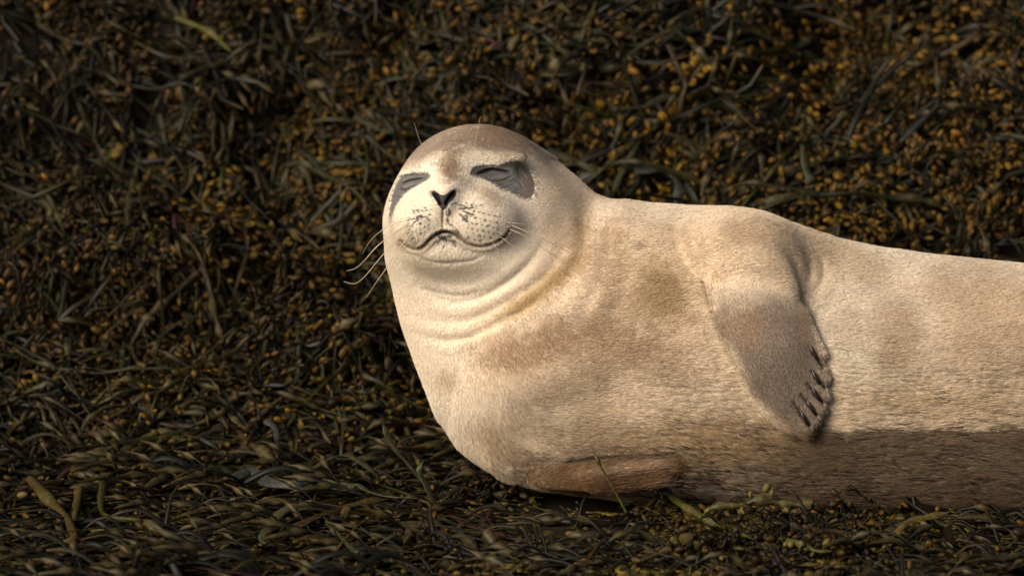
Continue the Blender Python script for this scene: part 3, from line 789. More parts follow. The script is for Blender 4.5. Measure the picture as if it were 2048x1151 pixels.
BEADMULT = [1.0]
def blade(g, beads, r, p0, ang, L, wd, kind, col, depth, h0, seg=.010):
    """one branch of a frond in flat local coordinates, then its forks"""
    n = max(5, int(L / seg)); ds = L / (n - 1)
    curv = r.normal(0, 2.5) + np.cumsum(r.normal(0, 1.7, n))
    curv = curv + np.where(r.random(n) < .12, r.normal(0, 26, n), 0)
    curv = curv - .12 * np.cumsum(curv) / 4
    a = ang + np.cumsum(curv * ds) * .9
    xy = np.array(p0[:2]) + np.cumsum(np.stack([np.cos(a), np.sin(a)], 1) * ds, 0) - np.array([math.cos(a[0]), math.sin(a[0])]) * ds
    s = np.linspace(0, 1, n)
    arch = abs(r.normal(0, .011)) * np.sin(s * math.pi)
    end = h0 + (r.random() - .5) * .014 + (r.random() < .05) * .03
    hgt = h0 + (end - h0) * s + arch
    path = np.column_stack([xy, np.maximum(hgt, -.004)])
    hw = wd * (1 - .25 * s); ht = np.full(n, wd * (.16 if kind == 'strap' else .42))
    tip = depth == 0
    hw = hw * (1 + .5 * (vnoise(s * n * .45, r.uniform(0, 99), 0, 3) - .5))
    if tip: hw[-1] *= .45; hw[-2] *= .9; ht[-1] *= .5
    C = np.tile(col * r.uniform(.75, 1.25), (n, 1))
    if tip: C = C + (GOLD2 - C) * (s[:, None] ** 5) * .5
    # swollen bladders in the blade
    nb = {'strap': .28, 'bladder': .75, 'bead': .15}[kind] * L / .05
    for _ in range(r.poisson(nb)):
        c0 = r.uniform(.15, .9); wl = r.uniform(.0055, .0085) / L
        e = np.exp(-((s - c0) / wl) ** 2)
        ht = ht + e * (wd * r.uniform(1.0, 1.5)); hw = hw + e * wd * r.uniform(.6, 1.0)
        C = C + (np.array([.075, .058, .022]) - C) * e[:, None] * .7
    tau = r.normal(0, .35) + np.cumsum(r.normal(0, .14, n)) + (r.normal(0, 1.1) * s if kind == 'strap' else 0)
    g.add(*[q for q in (lambda t: (t[0], t[1], None, t[2]))(ring_tube(path, hw, ht, tau, C))])
    # stalked beads at the side
    bd = {'strap': .35, 'bladder': .8, 'bead': 3.2}[kind] * BEADMULT[0]
    for _ in range(r.poisson(bd * L / .05)):
        i = r.integers(1, n - 1); sd = r.choice([-1, 1]); an = a[i] + sd * r.uniform(.5, 1.3)
        ln = r.uniform(.0042, .0098) * (1.0 if kind == 'bead' else .85); rd = ln * r.uniform(.42, .66); stl = r.uniform(.002, .010)
        d = np.array([math.cos(an), math.sin(an), r.uniform(-.2, .6)]); d /= np.linalg.norm(d)
        beads.append((path[i] + d * (wd * .7), path[i] + d * (wd * .7 + stl + ln), d, ln, rd))
    if depth > 0:
        k = 2 if r.random() < .88 else 3
        sp = r.uniform(.25, .55)
        for j in range(k):
            blade(g, beads, r, path[-1], a[-1] + sp * (j - (k - 1) / 2) * 2 * r.uniform(.7, 1.2), L * r.uniform(.55, .95), wd * .86, kind, col, depth - 1, max(path[-1, 2], 0), seg)

def frond(r, kind, col, bcol, L=.07, wd=.005, depth=2, join=True, seg=.010):
    g = Geo(); beads = []
    blade(g, beads, r, (0, 0), 0, L, wd, kind, col, depth, r.uniform(.0, .010), seg)
    bc = []
    for root, c, d, ln, rd in beads:
        q = bcol * r.uniform(.6, 1.25); q = q + (ORNG - q) * (r.random() < .06) * .8; bc.append(q)
        st, qq, _ = ring_tube(np.array([root, c]), np.array([.0011, .0009]), np.array([.0011, .0009]), np.zeros(2), col, 3)
        g.add(st, qq, None, col)
        if join:
            e1 = np.cross(d, [0, 0, 1.0]); e1 /= np.linalg.norm(e1) + 1e-9; e2 = np.cross(d, e1)
            g.add(c + np.outer(BV[:, 0] * ln, d) + np.outer(BV[:, 1] * rd, e1) + np.outer(BV[:, 2] * rd, e2), BQ, BT, q)
    return g, beads, bc

def conform(V, x, v, ang, s=1.0, lift=0.0):
    ca, sa = math.cos(ang), math.sin(ang)
    lx = (V[:, 0] * ca - V[:, 1] * sa) * s; lv = (V[:, 0] * sa + V[:, 1] * ca) * s
    return ground(x + lx, v + lv, (V[:, 2] * s + lift) * (.4 + .6 * sst(.08, .25, v)))

def zone(X, P, r):
    """what grows where: kind, blade colour, bead colour, direction of drape (all vary in patches)"""
    pk = float(fbm(X / 150, P / 100, 0, 201, 2)) + r.normal(0, .07)       # patches of one kind
    pc = float(fbm(X / 130, P / 110, 5, 221, 2)) + r.normal(0, .08)
    sw = (float(vnoise(X / 190, P / 150, 0, 241)) - .5) * 2.6
    def kinds(a, b_): return 'strap' if pk < a else ('bladder' if pk < b_ else 'bead')
    tones = [OLIVE, BROWN, GREYG, OLIVE]; c = tones[min(3, max(0, int((pc - .25) * 8)))]
    if P > 965 and X > 1000:
        k = 'bladder' if pk < .68 else 'bead'; c = OLIVE * 1.25 if pc < .58 else BROWN * 1.2; bcol = np.array([.085, .064, .010]); an = math.pi + .35 * sw + r.normal(0, .45)
    elif P > 830:
        k = kinds(.55, .70); bcol = np.array([.10, .064, .010]); an = math.pi + .5 * sw + r.normal(0, .35)
        if 430 < X < 900 and P > 870: k = 'strap' if pk < .62 else 'bladder'; an = math.pi + .25 + r.normal(0, .3)
    elif 1120 < X < 1560 and 250 < P < 470:
        k = kinds(.52, .55); c = BLUEG if pc < .5 else GREYG; bcol = GOLD; an = -1.3 + .5 * sw + r.normal(0, .5)
    elif X > 1000:
        dark = P < 190 and 1250 < X < 1720
        k = kinds(.54, .60) if dark else kinds(.38, .40); bcol = GOLD * (.5 if dark else 1.0); an = .45 + .5 * sw + r.normal(0, .35) + (math.pi if r.random() < .5 else 0)
    else:
        k = kinds(.46, .51); bcol = (GOLD2 if pc > .45 else GOLD * .9) * .85; an = -1.4 + .7 * sw + r.normal(0, .4)
        if X < 420: bcol = bcol * .5; c = c * .6  # weed at the left dimmed in its colour, a painted vignette
    if r.random() < .02: c = REDW; k = 'strap'
    return k, c, bcol, an

SIZE = {'strap': (.115, .0041), 'bladder': (.095, .0037), 'bead': (.095, .0025)}
def in_seal(W, margin=6):
    q = to_design(W); return sdf(q[:, 0], q[:, 1], q[:, 2]) < margin

LIMX, LIMP = [900, 1080, 1400, 2100], [938, 962, 988, 1004]     # the weed stops here against the belly
# a deep layer of matted fronds: variants scattered by geometry nodes as one mass
r = np.random.default_rng(21)
vcol = bpy.data.collections.new('matted_wrack')
NVAR = 45
vkinds = []
for i in range(NVAR):
    k = ['strap', 'bladder', 'bead', 'bead', 'bladder'][i % 5]
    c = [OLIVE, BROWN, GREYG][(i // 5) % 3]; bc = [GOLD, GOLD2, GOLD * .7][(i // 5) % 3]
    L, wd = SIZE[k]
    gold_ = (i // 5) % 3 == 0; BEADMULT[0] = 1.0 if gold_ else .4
    g, _, _ = frond(r, k, c * .2, bc * (.24 if gold_ else .17), L * (.5 if k == 'bead' else .85), wd * 1.0, 2 if k == 'bead' else 1, True, .009)  # frond colours cut down: shade of the lower layer painted in
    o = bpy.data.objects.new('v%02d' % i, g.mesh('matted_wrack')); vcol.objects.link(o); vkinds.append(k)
BEADMULT[0] = 1.0
N = 9500
px = r.uniform(-1.5, 1.5, N); pv = r.uniform(-.95, 1.3, N)
W0 = ground(px, pv, 0.004); ok = ~in_seal(W0, 12)
_q = to_design(W0); ok &= ~((_q[:, 2] < 0) & (_q[:, 0] > 900) & (_q[:, 1] < np.interp(_q[:, 0], LIMX, LIMP) + 30)) & ~((fbm(_q[:, 0] / 190, _q[:, 1] / 130, 0, 77, 2) < .40) & (r.random(N) < .75)); px, pv, W0 = px[ok], pv[ok], W0[ok]
e = 1e-3
Tx = ground(px + e, pv, .004) - ground(px - e, pv, .004); Tv = ground(px, pv + e, .004) - ground(px, pv - e, .004)
Nn_ = np.cross(Tx, Tv); Nn_ /= np.linalg.norm(Nn_, axis=1, keepdims=True)
Dz = to_design(W0); rot = []; ids = []
byk = {(k, q): [i for i in range(NVAR) if vkinds[i] == k and ((i // 5) % 3 == 0) == q] for k in SIZE for q in (True, False)}
for i in range(len(px)):
    k, c, bc, an = zone(Dz[i, 0], Dz[i, 1], r); ids.append(int(r.choice(byk[(k, bool(Dz[i, 0] > 1000 and Dz[i, 1] < 540) or r.random() < .2)])))
    tx = Vector(Tx[i]).normalized(); nz_ = Vector(Nn_[i]); ty = nz_.cross(tx)
    d = tx * math.cos(an) + ty * math.sin(an); d = (d + nz_ * r.normal(.02, .07)).normalized(); yy = nz_.cross(d).normalized(); zz = d.cross(yy)
    M = Matrix((d, yy, zz)).transposed(); rot.append(M.to_euler())
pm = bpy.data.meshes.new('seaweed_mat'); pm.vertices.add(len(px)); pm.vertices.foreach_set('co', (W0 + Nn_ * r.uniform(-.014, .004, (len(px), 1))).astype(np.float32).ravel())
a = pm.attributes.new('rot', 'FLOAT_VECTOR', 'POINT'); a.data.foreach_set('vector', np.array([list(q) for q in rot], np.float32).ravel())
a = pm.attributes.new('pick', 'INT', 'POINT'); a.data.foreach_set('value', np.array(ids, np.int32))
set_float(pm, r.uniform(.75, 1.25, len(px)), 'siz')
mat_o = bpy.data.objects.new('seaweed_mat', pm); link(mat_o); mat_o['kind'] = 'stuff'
mat_o['label'] = 'thick mat of tangled olive wrack, darkened as if shaded, covering the shore and bank'; mat_o['category'] = 'seaweed'
ng = bpy.data.node_groups.new('scatter', 'GeometryNodeTree')
ng.interface.new_socket('Geometry', in_out='INPUT', socket_type='NodeSocketGeometry'); ng.interface.new_socket('Geometry', in_out='OUTPUT', socket_type='NodeSocketGeometry')
gi, go = ng.nodes.new('NodeGroupInput'), ng.nodes.new('NodeGroupOutput')
ci = ng.nodes.new('GeometryNodeCollectionInfo'); ci.inputs['Collection'].default_value = vcol; ci.inputs['Separate Children'].default_value = True; ci.inputs['Reset Children'].default_value = True
ip = ng.nodes.new('GeometryNodeInstanceOnPoints'); ip.inputs['Pick Instance'].default_value = True
def named(t, nm):
    q = ng.nodes.new('GeometryNodeInputNamedAttribute'); q.data_type = t; q.inputs['Name'].default_value = nm; return q
ra, ia, sa_ = named('FLOAT_VECTOR', 'rot'), named('INT', 'pick'), named('FLOAT', 'siz')
e2r = ng.nodes.new('FunctionNodeEulerToRotation')
ng.links.new(gi.outputs[0], ip.inputs['Points']); ng.links.new(ci.outputs[0], ip.inputs['Instance'])
ng.links.new(ra.outputs['Attribute'], e2r.inputs[0]); ng.links.new(e2r.outputs[0], ip.inputs['Rotation'])
ng.links.new(ia.outputs['Attribute'], ip.inputs['Instance Index']); ng.links.new(sa_.outputs['Attribute'], ip.inputs['Scale'])
ng.links.new(ip.outputs[0], go.inputs[0])
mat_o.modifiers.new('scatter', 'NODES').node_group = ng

# fronds draped over that layer: the largest ones each a thing, the others joined to one mass
def place_zone_label(X, P, kind, bc, c, size, an):
    tone = 'grey' if c[2] > .028 else ('reddish' if c[0] > 2.4 * c[1] else ('brown' if c[0] > 1.35 * c[1] else 'olive'))
    look = {'strap': 'flat %s strap frond', 'bladder': '%s frond with swollen bladders', 'bead': 'thin %s frond with gold beads'}[kind] % tone
    if P < 290:
        w_ = ['in the top left corner', 'high on the bank top left', 'high above the seal head', 'high above the seal shoulder', 'in the top right corner'][min(int(X / 410), 4)]
    elif P < 560:
        w_ = ('by the left edge at mid height' if X < 260 else 'midway left of the seal face' if X < 520 else 'close left of the seal face') if X < 900 else ('behind the seal neck' if X < 1400 else 'behind the seal back' if X < 1780 else 'behind the back by the right edge')
    elif P < 860:
        w_ = 'by the left edge below mid height' if X < 260 else 'midway left of the seal chest' if X < 560 else 'close left of the seal chest'
    else:
        w_ = ['in the bottom left corner', 'at the bottom left of centre', 'under the seal chest', 'under the lower flipper', 'under the upper flipper', 'in the bottom right corner'][min(int(X / 342), 5)]
    dr = abs(math.sin(an)); look = (('long ' if size > 1.62 else 'short ' if size < 1.35 else '') + ('hanging ' if dr > .8 else 'level ' if dr < .35 else 'slanting ')) + look
    return look + ' ' + w_, '%s fronds %s' % ({'strap': 'strap', 'bladder': 'bladdered', 'bead': 'beaded'}[kind], w_)
bead_me = {}
def bead_mesh(i, col):
    if i not in bead_me:
        V_, Q_, T_ = bead_geo(8, 5)
        me_ = mesh_np('air_bladder', V_, Q_, T_, m_weed); set_color(me_, np.tile(col, (len(V_), 1))); bead_me[i] = me_
    return bead_me[i]
BEADCOL = [GOLD, GOLD2, GOLD * .75, np.array([.10, .075, .018]), ORNG]
def bead_child(parent, Wc, Wd, ln, rd, bi):
    bo = bpy.data.objects.new('air_bladder', bead_mesh(bi, BEADCOL[bi])); link(bo, parent)
    q = Vector(Wd).to_track_quat('X', 'Z')
    bo.matrix_local = Matrix.LocRotScale(Vector(Wc), q, Vector((ln, rd, rd)))
NTHING, NREST = 245, 800
r = np.random.default_rng(33)
rest = Geo(); made = 0; tries = 0; nrest = 0
while made < NTHING or nrest < NREST:
    tries += 1
    thing_ = made < NTHING
    if thing_: x, v = r.uniform(-.78, .78), r.uniform(-.48, .98)
    else: x, v = r.uniform(-1.05, 1.05), r.uniform(-.55, 1.15)
    if r.random() < .13: x, v = r.uniform(-.1, .78), r.uniform(-.40, -.2)
    w0 = ground(np.array([x]), np.array([v]), .015)
    if in_seal(w0, 10)[0]: continue
    X0, P0, _ = to_design(w0)[0]
    if fbm(X0 / 190, P0 / 130, 0, 77, 2) < .42 and r.random() < .85: continue
    k, c, bc, an = zone(X0, P0, r); c = c * .85; bc = bc * .95
    L, wd = SIZE[k]
    sc_ = r.uniform(1.1, 1.9) if thing_ else r.uniform(.8, 1.5)
    if k == 'strap' and r.random() < .45: L *= 1.7
    near_f = thing_ and P0 > 880 and made % 2 == 0
    g, beads, bcs = frond(r, k, c, bc, L * sc_, wd * sc_ ** .5, 2 if r.random() < .75 else 1, not near_f)
    V_, Q_, T_, C_ = g.out()
    lift = r.uniform(.006, .022)
    Wv = conform(V_, x, v, an, 1.0, lift)
    ins_ = in_seal(Wv[::7], -2).mean()
    if ins_ > .12 and not (P0 > 1000 and ins_ < .3): continue
    q8 = to_design(Wv)
    if P0 > 900 and ((q8[:, 2] < 60) & (q8[:, 0] > 905) & (q8[:, 1] < np.interp(q8[:, 0], LIMX, LIMP))).any(): continue
    if thing_:
        me_ = mesh_np('wrack_frond', Wv - w0[0], Q_, T_, m_weed); set_color(me_, C_)
        o = bpy.data.objects.new('wrack_frond', me_); o.location = w0[0]; link(o)
        o['label'], o['group'] = place_zone_label(X0, P0, k, bc, c, sc_, an); o['category'] = 'seaweed'
        if near_f:
            for (root, cc, d, ln, rd), q in zip(beads, bcs):
                pa = conform(np.array([cc, cc + d * .003]), x, v, an, 1.0, lift)
                bead_child(o, pa[0] - w0[0], pa[1] - pa[0], ln * 1.05, rd * 1.05, int(r.choice([1, 2, 3, 3, 0])) if P0 > 965 else int(r.choice([0, 1, 2])))
        made += 1
    else:
        rest.add(Wv, Q_, T_, C_); nrest += 1
ro = bpy.data.objects.new('seaweed', rest.mesh('seaweed')); link(ro); ro['kind'] = 'stuff'
ro['label'] = 'loose wrack lying over the seaweed mat'; ro['category'] = 'seaweed'
print('weed tris', sum(len(q) for q in rest.Q) * 2, 'tries', tries)

# ------------------------------------------------------------------ fronds that stand out, each traced and laid where it grows
_ha = np.linspace(-.75, 1.4, 1400)
def hit(X, P, lift=.02):
    """design point -> (world point on the weed surface)"""
    out = []
    for x_, p_ in zip(X, P):
        D_ = np.linspace(-620, 1500, 700)
        Wd = to_world(np.stack([np.full(700, x_), np.full(700, p_), D_], 1))
        surf = ground(np.full(1400, Wd[0, 0]), np.interp(_ha, _y, _v), lift)
        zz = np.interp(Wd[:, 1], surf[:, 1], surf[:, 2])
        i = np.argmax(Wd[:, 2] < zz); out.append(D_[i] if i else 0)
    out = np.array(out)
    k = min(5, len(out)); pad = np.pad(out, k // 2, mode='edge')
    return np.convolve(pad, np.ones(k) / k, 'valid')[:len(out)]
def standout(paths, wd, col, label, kind='strap', bl=(), beads=0, bcol=1, D0=None, lift=.022, group=None, cat='seaweed', flat=None, bow=0.0):
    r = np.random.default_rng(len(label) * 131 + int(paths[0][0][0]))
    g = Geo(); bd = []
    for pi_, path in enumerate(paths):
        n = max(8, int(np.linalg.norm(np.diff(np.array(path, float), axis=0), axis=1).sum() / 9))
        c2 = smooth_line(path, n)
        Dd = hit(c2[:, 0], c2[:, 1], lift + (.012 if c2[0, 1] < 880 else .004)) if D0 is None else np.full(n, float(D0))
        Dd = Dd - bow * np.sin(np.linspace(0, 1, n) * math.pi)
        Wp = to_world(np.stack([c2[:, 0], c2[:, 1], Dd], 1))
        s = np.linspace(0, 1, n)
        w_ = wd if np.isscalar(wd) else wd[pi_]
        hw = w_ * 1.15 * S * (1 - .3 * s) * np.clip((1 - s) * n * .3, .15, 1) * (1 + .18 * np.sin(s * 17 + pi_)); 
        ht = hw * ({'strap': .2, 'round': .75}[kind] if flat is None else flat)
        C = np.tile(np.asarray(col, float), (n, 1)) * (1 + .3 * (vnoise(s * 9, pi_, 0, 5) - .5))[:, None]
        for bx, bp_, br in bl:
            d_ = np.hypot(c2[:, 0] - bx, c2[:, 1] - bp_)
            if d_.min() < 14:
                e = np.exp(-((d_) / (br * 1.15)) ** 2); hw = hw + e * np.maximum(br * S - hw, 0); ht = ht + e * np.maximum(br * .85 * S - ht, 0)
                C = C + (np.array([.075, .060, .022]) - C) * (e * .7)[:, None]
        # the flat side faces out of the bank
        Wq = Wp @ np.array([[1, 0, 0], [0, .75, .66], [0, -.66, .75]]).T if D0 is None and c2[0, 1] < 900 else Wp
        tau = r.normal(0, .25) + np.cumsum(r.normal(0, .10, n)) + r.normal(0, .5) * s
        V_, Q_, C_ = ring_tube(Wq, hw, ht, tau, C, 8)
        if Wq is not Wp: V_ = V_ @ np.array([[1, 0, 0], [0, .75, .66], [0, -.66, .75]])
        g.add(V_, Q_, None, C_)
        for _ in range(r.poisson(beads)):
            i = r.integers(1, n - 1); t = Wp[i + 1] - Wp[i - 1]; t /= np.linalg.norm(t)
            d = np.cross(t, [0, -.6, .7]) * r.choice([-1, 1]) + t * r.uniform(-.3, .8) + np.array([0, -.3, .3]); d /= np.linalg.norm(d)
            ln = r.uniform(.0045, .0085); bd.append((Wp[i] + d * (hw[i] + .002 + ln), d, ln, ln * r.uniform(.5, .75), Wp[i]))
    V_, Q_, T_, C_ = g.out(); o0 = V_.mean(0)
    for c_, d, ln, rd, rt in bd:
        st, qq, cc = ring_tube(np.array([rt, c_]), np.array([.0011, .0009]), np.array([.0011, .0009]), np.zeros(2), col, 3); g.add(st, qq, None, cc)
    V_, Q_, T_, C_ = g.out()
    me_ = mesh_np('wrack_frond', V_ - o0, Q_, T_, m_weed); set_color(me_, C_)
    o = bpy.data.objects.new('wrack_frond', me_); o.location = o0; link(o); o['label'] = label; o['category'] = cat
    for c_, d, ln, rd, rt in bd: bead_child(o, c_ - o0, d, ln, rd, bcol)
    return o
so = standout
G1 = GREYG * 1.7; O1 = OLIVE * 2.0; B1 = BROWN * 2.1; BG = BLUEG * 1.1
so([[(1252, 1022), (1234, 988), (1215, 955), (1198, 925), (1190, 908), (1177, 882)]], 2.6, O1, 'thin upright olive sprig crossing in front of the lower flipper', 'round', [(1191, 912, 6), (1215, 956, 5)], D0=-275)
so([[(845, 958), (812, 920), (792, 895), (776, 868), (765, 838)]], 8, G1, 'upright grey strap frond leaning beside the lower chest', flat=.4, D0=-70)
so([[(880, 1068), (878, 1020), (864, 985), (846, 950), (842, 930), (850, 915)]], 9, G1, 'grey frond curling upward just left of the chest', D0=-130, lift=.03)
so([[(812, 1134), (760, 1104), (715, 1074), (682, 1044), (656, 1020)]], 6, G1, 'long straight grey stalk slanting at the bottom', 'round', lift=.04)
so([[(148, 385), (148, 360), (150, 344), (168, 309), (176, 285), (174, 254)], [(170, 300), (184, 280), (199, 260)]], 7, O1, 'pale forked frond standing at the upper left', lift=.03, beads=2, flat=.4)
so([[(217, 398), (225, 367), (231, 330), (237, 285)], [(225, 372), (262, 348), (309, 330)], [(219, 394), (250, 391), (274, 385), (297, 379)]], 5.5, G1, 'three pronged grey frond right of the pale forked one', lift=.03, beads=1, flat=.4)
so([[(450, 340), (442, 367), (422, 406), (411, 453), (395, 489), (383, 516), (372, 560), (368, 605)], [(398, 487), (411, 520), (415, 560), (410, 596)]], 6.5, B1, 'long brown frond forking like a wishbone left of the face', lift=.03, beads=5, flat=.5)
so([[(480, 395), (477, 420), (469, 453), (473, 496), (461, 539), (446, 592)], [(480, 412), (500, 440), (520, 465), (547, 500), (552, 530), (547, 562)]], 6.5, B1, 'hanging brown frond with two long tails left of the muzzle', lift=.032, beads=5, flat=.5)
so([[(60, 957), (105, 992), (150, 1021), (172, 1050), (182, 1079), (215, 1096), (278, 1098), (330, 1100)], [(163, 975), (167, 1010), (170, 1045)]], 8.5, B1, 'brown forked frond with two fat bladders near the bottom left', 'round', [(105, 992, 15), (278, 1098, 15)], lift=.03)
so([[(20, 1095), (60, 1118), (95, 1128), (125, 1150)]], 12, B1 * 1.2, 'thick orange brown swollen frond in the bottom left corner', 'round', [(30, 1102, 14), (92, 1126, 16)], beads=4, bcol=4, lift=.03)
so([[(106, 678), (108, 720), (100, 753), (129, 791), (163, 811)], [(100, 753), (70, 770), (40, 782), (0, 805)]], 7, G1, 'crooked grey frond near the left edge', lift=.03, beads=4, flat=.4)
so([[(222, 760), (221, 724), (220, 686)]], 7.5, G1, 'short upright stub of grey strap near the left edge', lift=.03, flat=.4)
so([[(191, 948), (230, 914), (268, 886), (311, 873), (345, 884), (372, 890)]], 7, O1, 'olive arching frond with one round bladder at lower left', 'round', [(311, 874, 14), (240, 906, 11)], lift=.03)
so([[(206, 950), (215, 1005), (239, 1024), (297, 1028), (325, 1037), (360, 1048)]], 7, O1, 'olive hooked frond ending in a bladder at lower left', 'round', [(325, 1037, 13), (215, 990, 9)], lift=.03)
so([[(410, 832), (455, 856), (488, 887), (522, 907), (556, 932)]], 6, B1, 'slanting brown strap with a large swollen bladder', 'strap', [(522, 907, 16)], lift=.03)
so([[(520, 845), (541, 860), (548, 890), (552, 920)]], 6, BG, 'bluish grey strap bending down beside the swollen bladder', lift=.035)
so([[(612, 1000), (574, 1012), (554, 1039), (547, 1063), (557, 1090), (578, 1118), (605, 1136)]], 11, G1, 'wide grey strap curling into a half circle at the bottom', lift=.04)
so([[(537, 950), (578, 934), (619, 938), (660, 918), (694, 913), (728, 930), (757, 952)]], 10, G1, 'broad grey strap arching over others below left of the chest', lift=.045)
so([[(646, 958), (694, 972), (716, 964), (742, 978), (793, 988), (848, 990)]], 10, G1 * 1.1, 'crumpled pale strap lying level left of the chest base', lift=.04)
so([[(466, 956), (502, 942), (537, 961), (590, 966), (622, 960)]], 12, BG, 'wavy blue grey strap left of the crumpled pale one', lift=.04)
so([[(590, 1045), (650, 1020), (720, 1000), (780, 992)]], 8, B1, 'dark brown strap edge under the crumpled pale strap', lift=.03)
so([[(640, 1128), (680, 1085), (720, 1040), (765, 1015)]], 9, B1, 'brown strap bending upward at the bottom centre', lift=.035)
so([[(1178, 1138), (1212, 1113), (1246, 1100), (1285, 1091), (1322, 1080)]], 6, B1, 'brown frond with two bladders beneath the lower flipper', 'round', [(1246, 1100, 11), (1320, 1080, 12)], beads=5, bcol=3, lift=.03)
so([[(1350, 1058), (1368, 1062), (1386, 1086), (1412, 1106), (1424, 1148)], [(1366, 1062), (1340, 1085), (1322, 1105), (1318, 1148)]], 8, B1, 'forked brown frond with a big knob below the belly', 'round', [(1366, 1060, 16), (1325, 1108, 11)], beads=3, bcol=3, lift=.035)
so([[(1436, 1102), (1446, 1078), (1462, 1072), (1468, 1085), (1456, 1100), (1440, 1106)]], 5, O1, 'small olive strap curled into a loop at bottom centre right', flat=.35, lift=.035)
so([[(1335, 985), (1372, 1010), (1410, 1030), (1450, 1045), (1495, 1062)]], 7, O1, 'olive frond with a row of bladders right of the lower flipper', 'round', [(1375, 1012, 11), (1412, 1030, 11), (1460, 1050, 9)], beads=3, bcol=3, lift=.03)
so([[(1400, 1012), (1432, 1003), (1470, 1002), (1512, 992), (1560, 1000), (1610, 1000)]], 5, O1 * 1.1, 'olive frond of fat round bladders pressed against the belly', 'round', [(1432, 1002, 12), (1455, 1004, 10), (1512, 992, 15), (1560, 1000, 11), (1605, 998, 14)], beads=4, bcol=3, D0=-250)
so([[(1740, 1075), (1775, 1045), (1815, 1028), (1850, 1022), (1882, 1015)]], 9, np.array([.10, .075, .02]), 'yellowish olive frond reaching up to the belly at right', 'strap', [(1790, 1038, 10)], beads=3, bcol=3, lift=.035)
so([[(1545, 1060), (1580, 1068), (1610, 1080), (1650, 1078)], [(1580, 1068), (1590, 1100), (1615, 1130)]], 6, O1, 'olive branching frond under the dun belly', 'round', [(1582, 1068, 10)], beads=3, bcol=3, lift=.03)
so([[(1730, 1110), (1790, 1105), (1850, 1118), (1930, 1112), (2000, 1125)]], 7, B1, 'long brown bladdered frond along the bottom right', 'round', [(1790, 1105, 11), (1860, 1117, 12), (1960, 1116, 11)], beads=3, bcol=3, lift=.03)
so([[(545, -8), (558, 36), (600, 68), (650, 76), (705, 72)]], 6.5, BROWN * .7, 'dark smooth stipe curving down from the top edge', 'round', lift=.04)
so([[(305, -4), (345, 12), (382, 30), (412, 58), (436, 80)]], 7, O1, 'olive frond with a swollen bend at the top left', 'round', [(382, 30, 13), (455, 68, 13)], lift=.035)
so([[(1098, 284), (1145, 306), (1185, 322), (1212, 350), (1232, 388)], [(1292, 256), (1272, 300), (1248, 346), (1232, 388)]], 7.5, G1, 'v shaped grey olive frond rising behind the seal neck', 'strap', [(1145, 305, 12)], lift=.035, flat=.4, beads=1)
so([[(1280, 328), (1340, 325), (1368, 342), (1374, 372), (1364, 412)]], 11, BG * 1.1, 'broad blue grey strap folded over behind the back', lift=.04)
so([[(1385, 350), (1400, 375), (1415, 400), (1425, 412)]], 7, BG, 'narrow blue grey strap right of the folded one', lift=.035)
so([[(1165, 345), (1190, 335), (1215, 345), (1222, 375), (1225, 392)]], 7, BG, 'curved grey strap tucked against the seal nape', lift=.03)
so([[(1348, 42), (1362, 78), (1374, 110), (1390, 142), (1380, 180), (1376, 245)], [(1448, 90), (1420, 114), (1392, 145)]], 6.5, B1, 'forked brown stem standing among gold beads above the back', lift=.035, beads=6, bcol=0, flat=.5)
so([[(1652, 352), (1640, 325), (1635, 280), (1635, 232)]], 8, G1, 'upright grey strap standing at the right above the back', lift=.035, flat=.4)
so([[(1552, 398), (1578, 392), (1612, 384), (1645, 368), (1664, 356)]], 9, G1, 'thick grey olive frond lying above the shoulder', 'round', [(1578, 392, 13)], lift=.035)
so([[(2060, 5), (1990, 52), (1935, 82), (1900, 98), (1840, 90), (1795, 84)]], 7, B1, 'long brown frond running to the top right corner', 'round', [(1840, 90, 11)], lift=.035, beads=3, bcol=0)
so([[(1240, 20), (1300, 35), (1350, 42), (1420, 60), (1500, 62)]], 6, OLIVE, 'dark olive strap along the top above the shoulder', lift=.035)
so([[(690, 210), (740, 235), (800, 248), (840, 240)]], 7, G1, 'grey strap lying just above left of the seal head', lift=.035)
so([[(30, 560), (70, 600), (95, 640), (115, 665)]], 5, G1, 'slim grey stem slanting near the left edge', 'round', lift=.035)
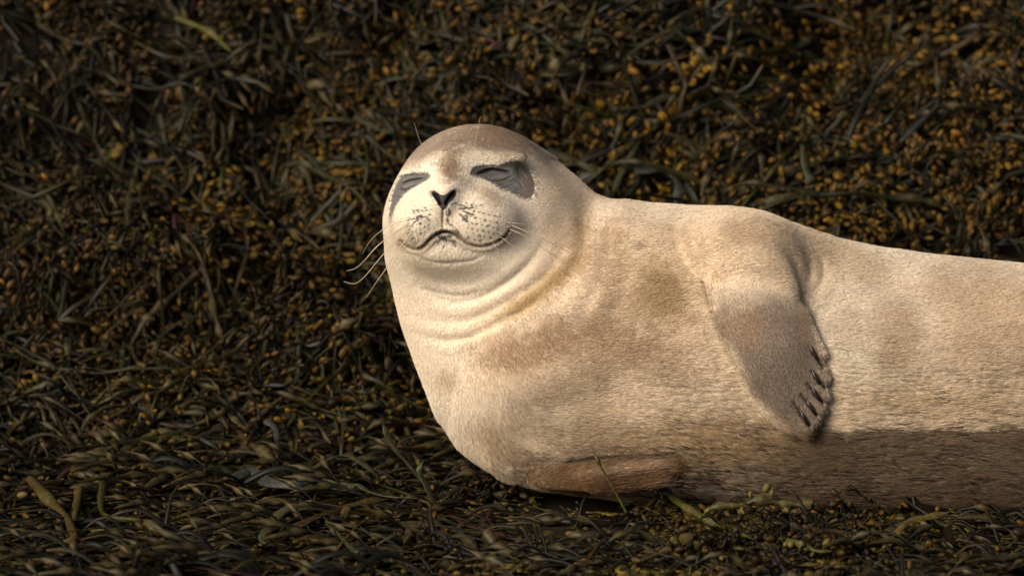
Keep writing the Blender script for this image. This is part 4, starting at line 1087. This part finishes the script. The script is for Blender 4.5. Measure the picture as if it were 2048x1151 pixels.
# ------------------------------------------------------------------ whiskers and claws
m_wh, nt, b = mat_new('whisker', .35, .5, (.50, .40, .26))
m_claw, nt, b = mat_new('claw', .35, .5, (.016, .012, .010))
def depth_at(X, P, lo=-420, hi=60):
    """front of the seal at a design point"""
    ds = np.arange(lo, hi, 1.0); f = sdf(np.full(ds.shape, float(X)), np.full(ds.shape, float(P)), ds)
    i = np.argmax(f < 0); return ds[i] if f[i] < 0 else 0.0
def round_tube(name, pts, rads, mat, parent, k=6):
    V_, Q_, _ = ring_tube(to_world(np.array(pts)), np.array(rads), np.array(rads), np.zeros(len(pts)), (1, 1, 1), k)
    o = bpy.data.objects.new(name, mesh_np(name, V_, Q_, mat=mat)); link(o, parent); return o
WH = [  # points from root to tip, thickness: sweeping out left of the muzzle
 ([(826, 446), (790, 470), (762, 492), (738, 518), (718, 536), (698, 542)], .42), ([(826, 456), (790, 490), (763, 520), (738, 550), (716, 567), (693, 563)], .42),
 ([(828, 466), (795, 510), (772, 545), (755, 568), (737, 594)], .45), ([(826, 440), (790, 452), (761, 469), (742, 488), (730, 508)], .3),
 ([(826, 452), (785, 474), (752, 500), (735, 520)], .26), ([(830, 472), (800, 515), (782, 545)], .26), ([(824, 436), (795, 445), (765, 462)], .24), ([(834, 478), (815, 512), (806, 542)], .16), ([(840, 484), (832, 515), (836, 540)], .14),
 # and right, across the neck
 ([(1022, 452), (1048, 463), (1090, 482), (1137, 506)], .32), ([(1018, 460), (1044, 471), (1085, 498), (1126, 524)], .32), ([(1010, 446), (1050, 452), (1088, 466)], .2),
 ([(1000, 474), (1030, 498), (1050, 520)], .16), ([(984, 482), (1000, 508), (1010, 536)], .14), ([(966, 488), (975, 512), (978, 536)], .12),
 # brow hairs
 ([(856, 312), (842, 285), (831, 250)], .24), ([(950, 300), (955, 268), (962, 238)], .24)]
for i, (line_, thin) in enumerate(WH):
    cv = smooth_line(line_, 16)
    d0 = depth_at(*line_[0]) + 2
    left = line_[-1][0] < 900
    out_ = np.linspace(0, 1, 16)
    dd = d0 - 34 * np.sin(out_ * 2.2) + (90 if left else 70) * out_ ** 2
    if i >= 15: dd = d0 - 24 * out_
    P3 = []
    for k_, ((x_, p_), q_) in enumerate(zip(cv, dd)):
        f_ = depth_at(x_, p_) if (p_ > 240) else 0      # never under the fur
        P3.append((x_, p_, min(q_, f_ - 9) if f_ < 0 and k_ else q_))
    round_tube('whisker', P3, np.linspace(1.1, .6, 16) * thin * .0014, m_wh, seal)
for (a_, b_, _, _) in FINGERS[:5]:
    a_, b_ = np.array(a_, float), np.array(b_, float); dr = (b_ - a_)[:2]; dr /= np.linalg.norm(dr)
    s0 = b_[:2] - dr * 27 + np.array([-8, 6]); e0 = s0 + dr * 31 + np.array([-3, 4])
    pts_ = []
    for t_ in np.linspace(0, 1, 7):
        q_ = s0 * (1 - t_) + e0 * t_; pts_.append((q_[0], q_[1], depth_at(q_[0], q_[1]) - .5 - 1.8 * math.sin(t_ * math.pi)))
    o = round_tube('claw', pts_, np.array([1.6, 3.3, 4.0, 4.0, 3.5, 2.6, .5]) * S, m_claw, seal, 8)
for s0, e0 in (((1318, 930), (1354, 921)), ((1314, 944), (1346, 940)), ((1306, 957), (1334, 954))):
    pts_ = []
    for t_ in np.linspace(0, 1, 6):
        q_ = np.array(s0) * (1 - t_) + np.array(e0) * t_; pts_.append((q_[0], q_[1], depth_at(*q_) - 1.5))
    round_tube('claw', pts_, np.array([.6, 2.2, 2.6, 2.3, 1.6, .3]) * S, m_claw, seal, 8)
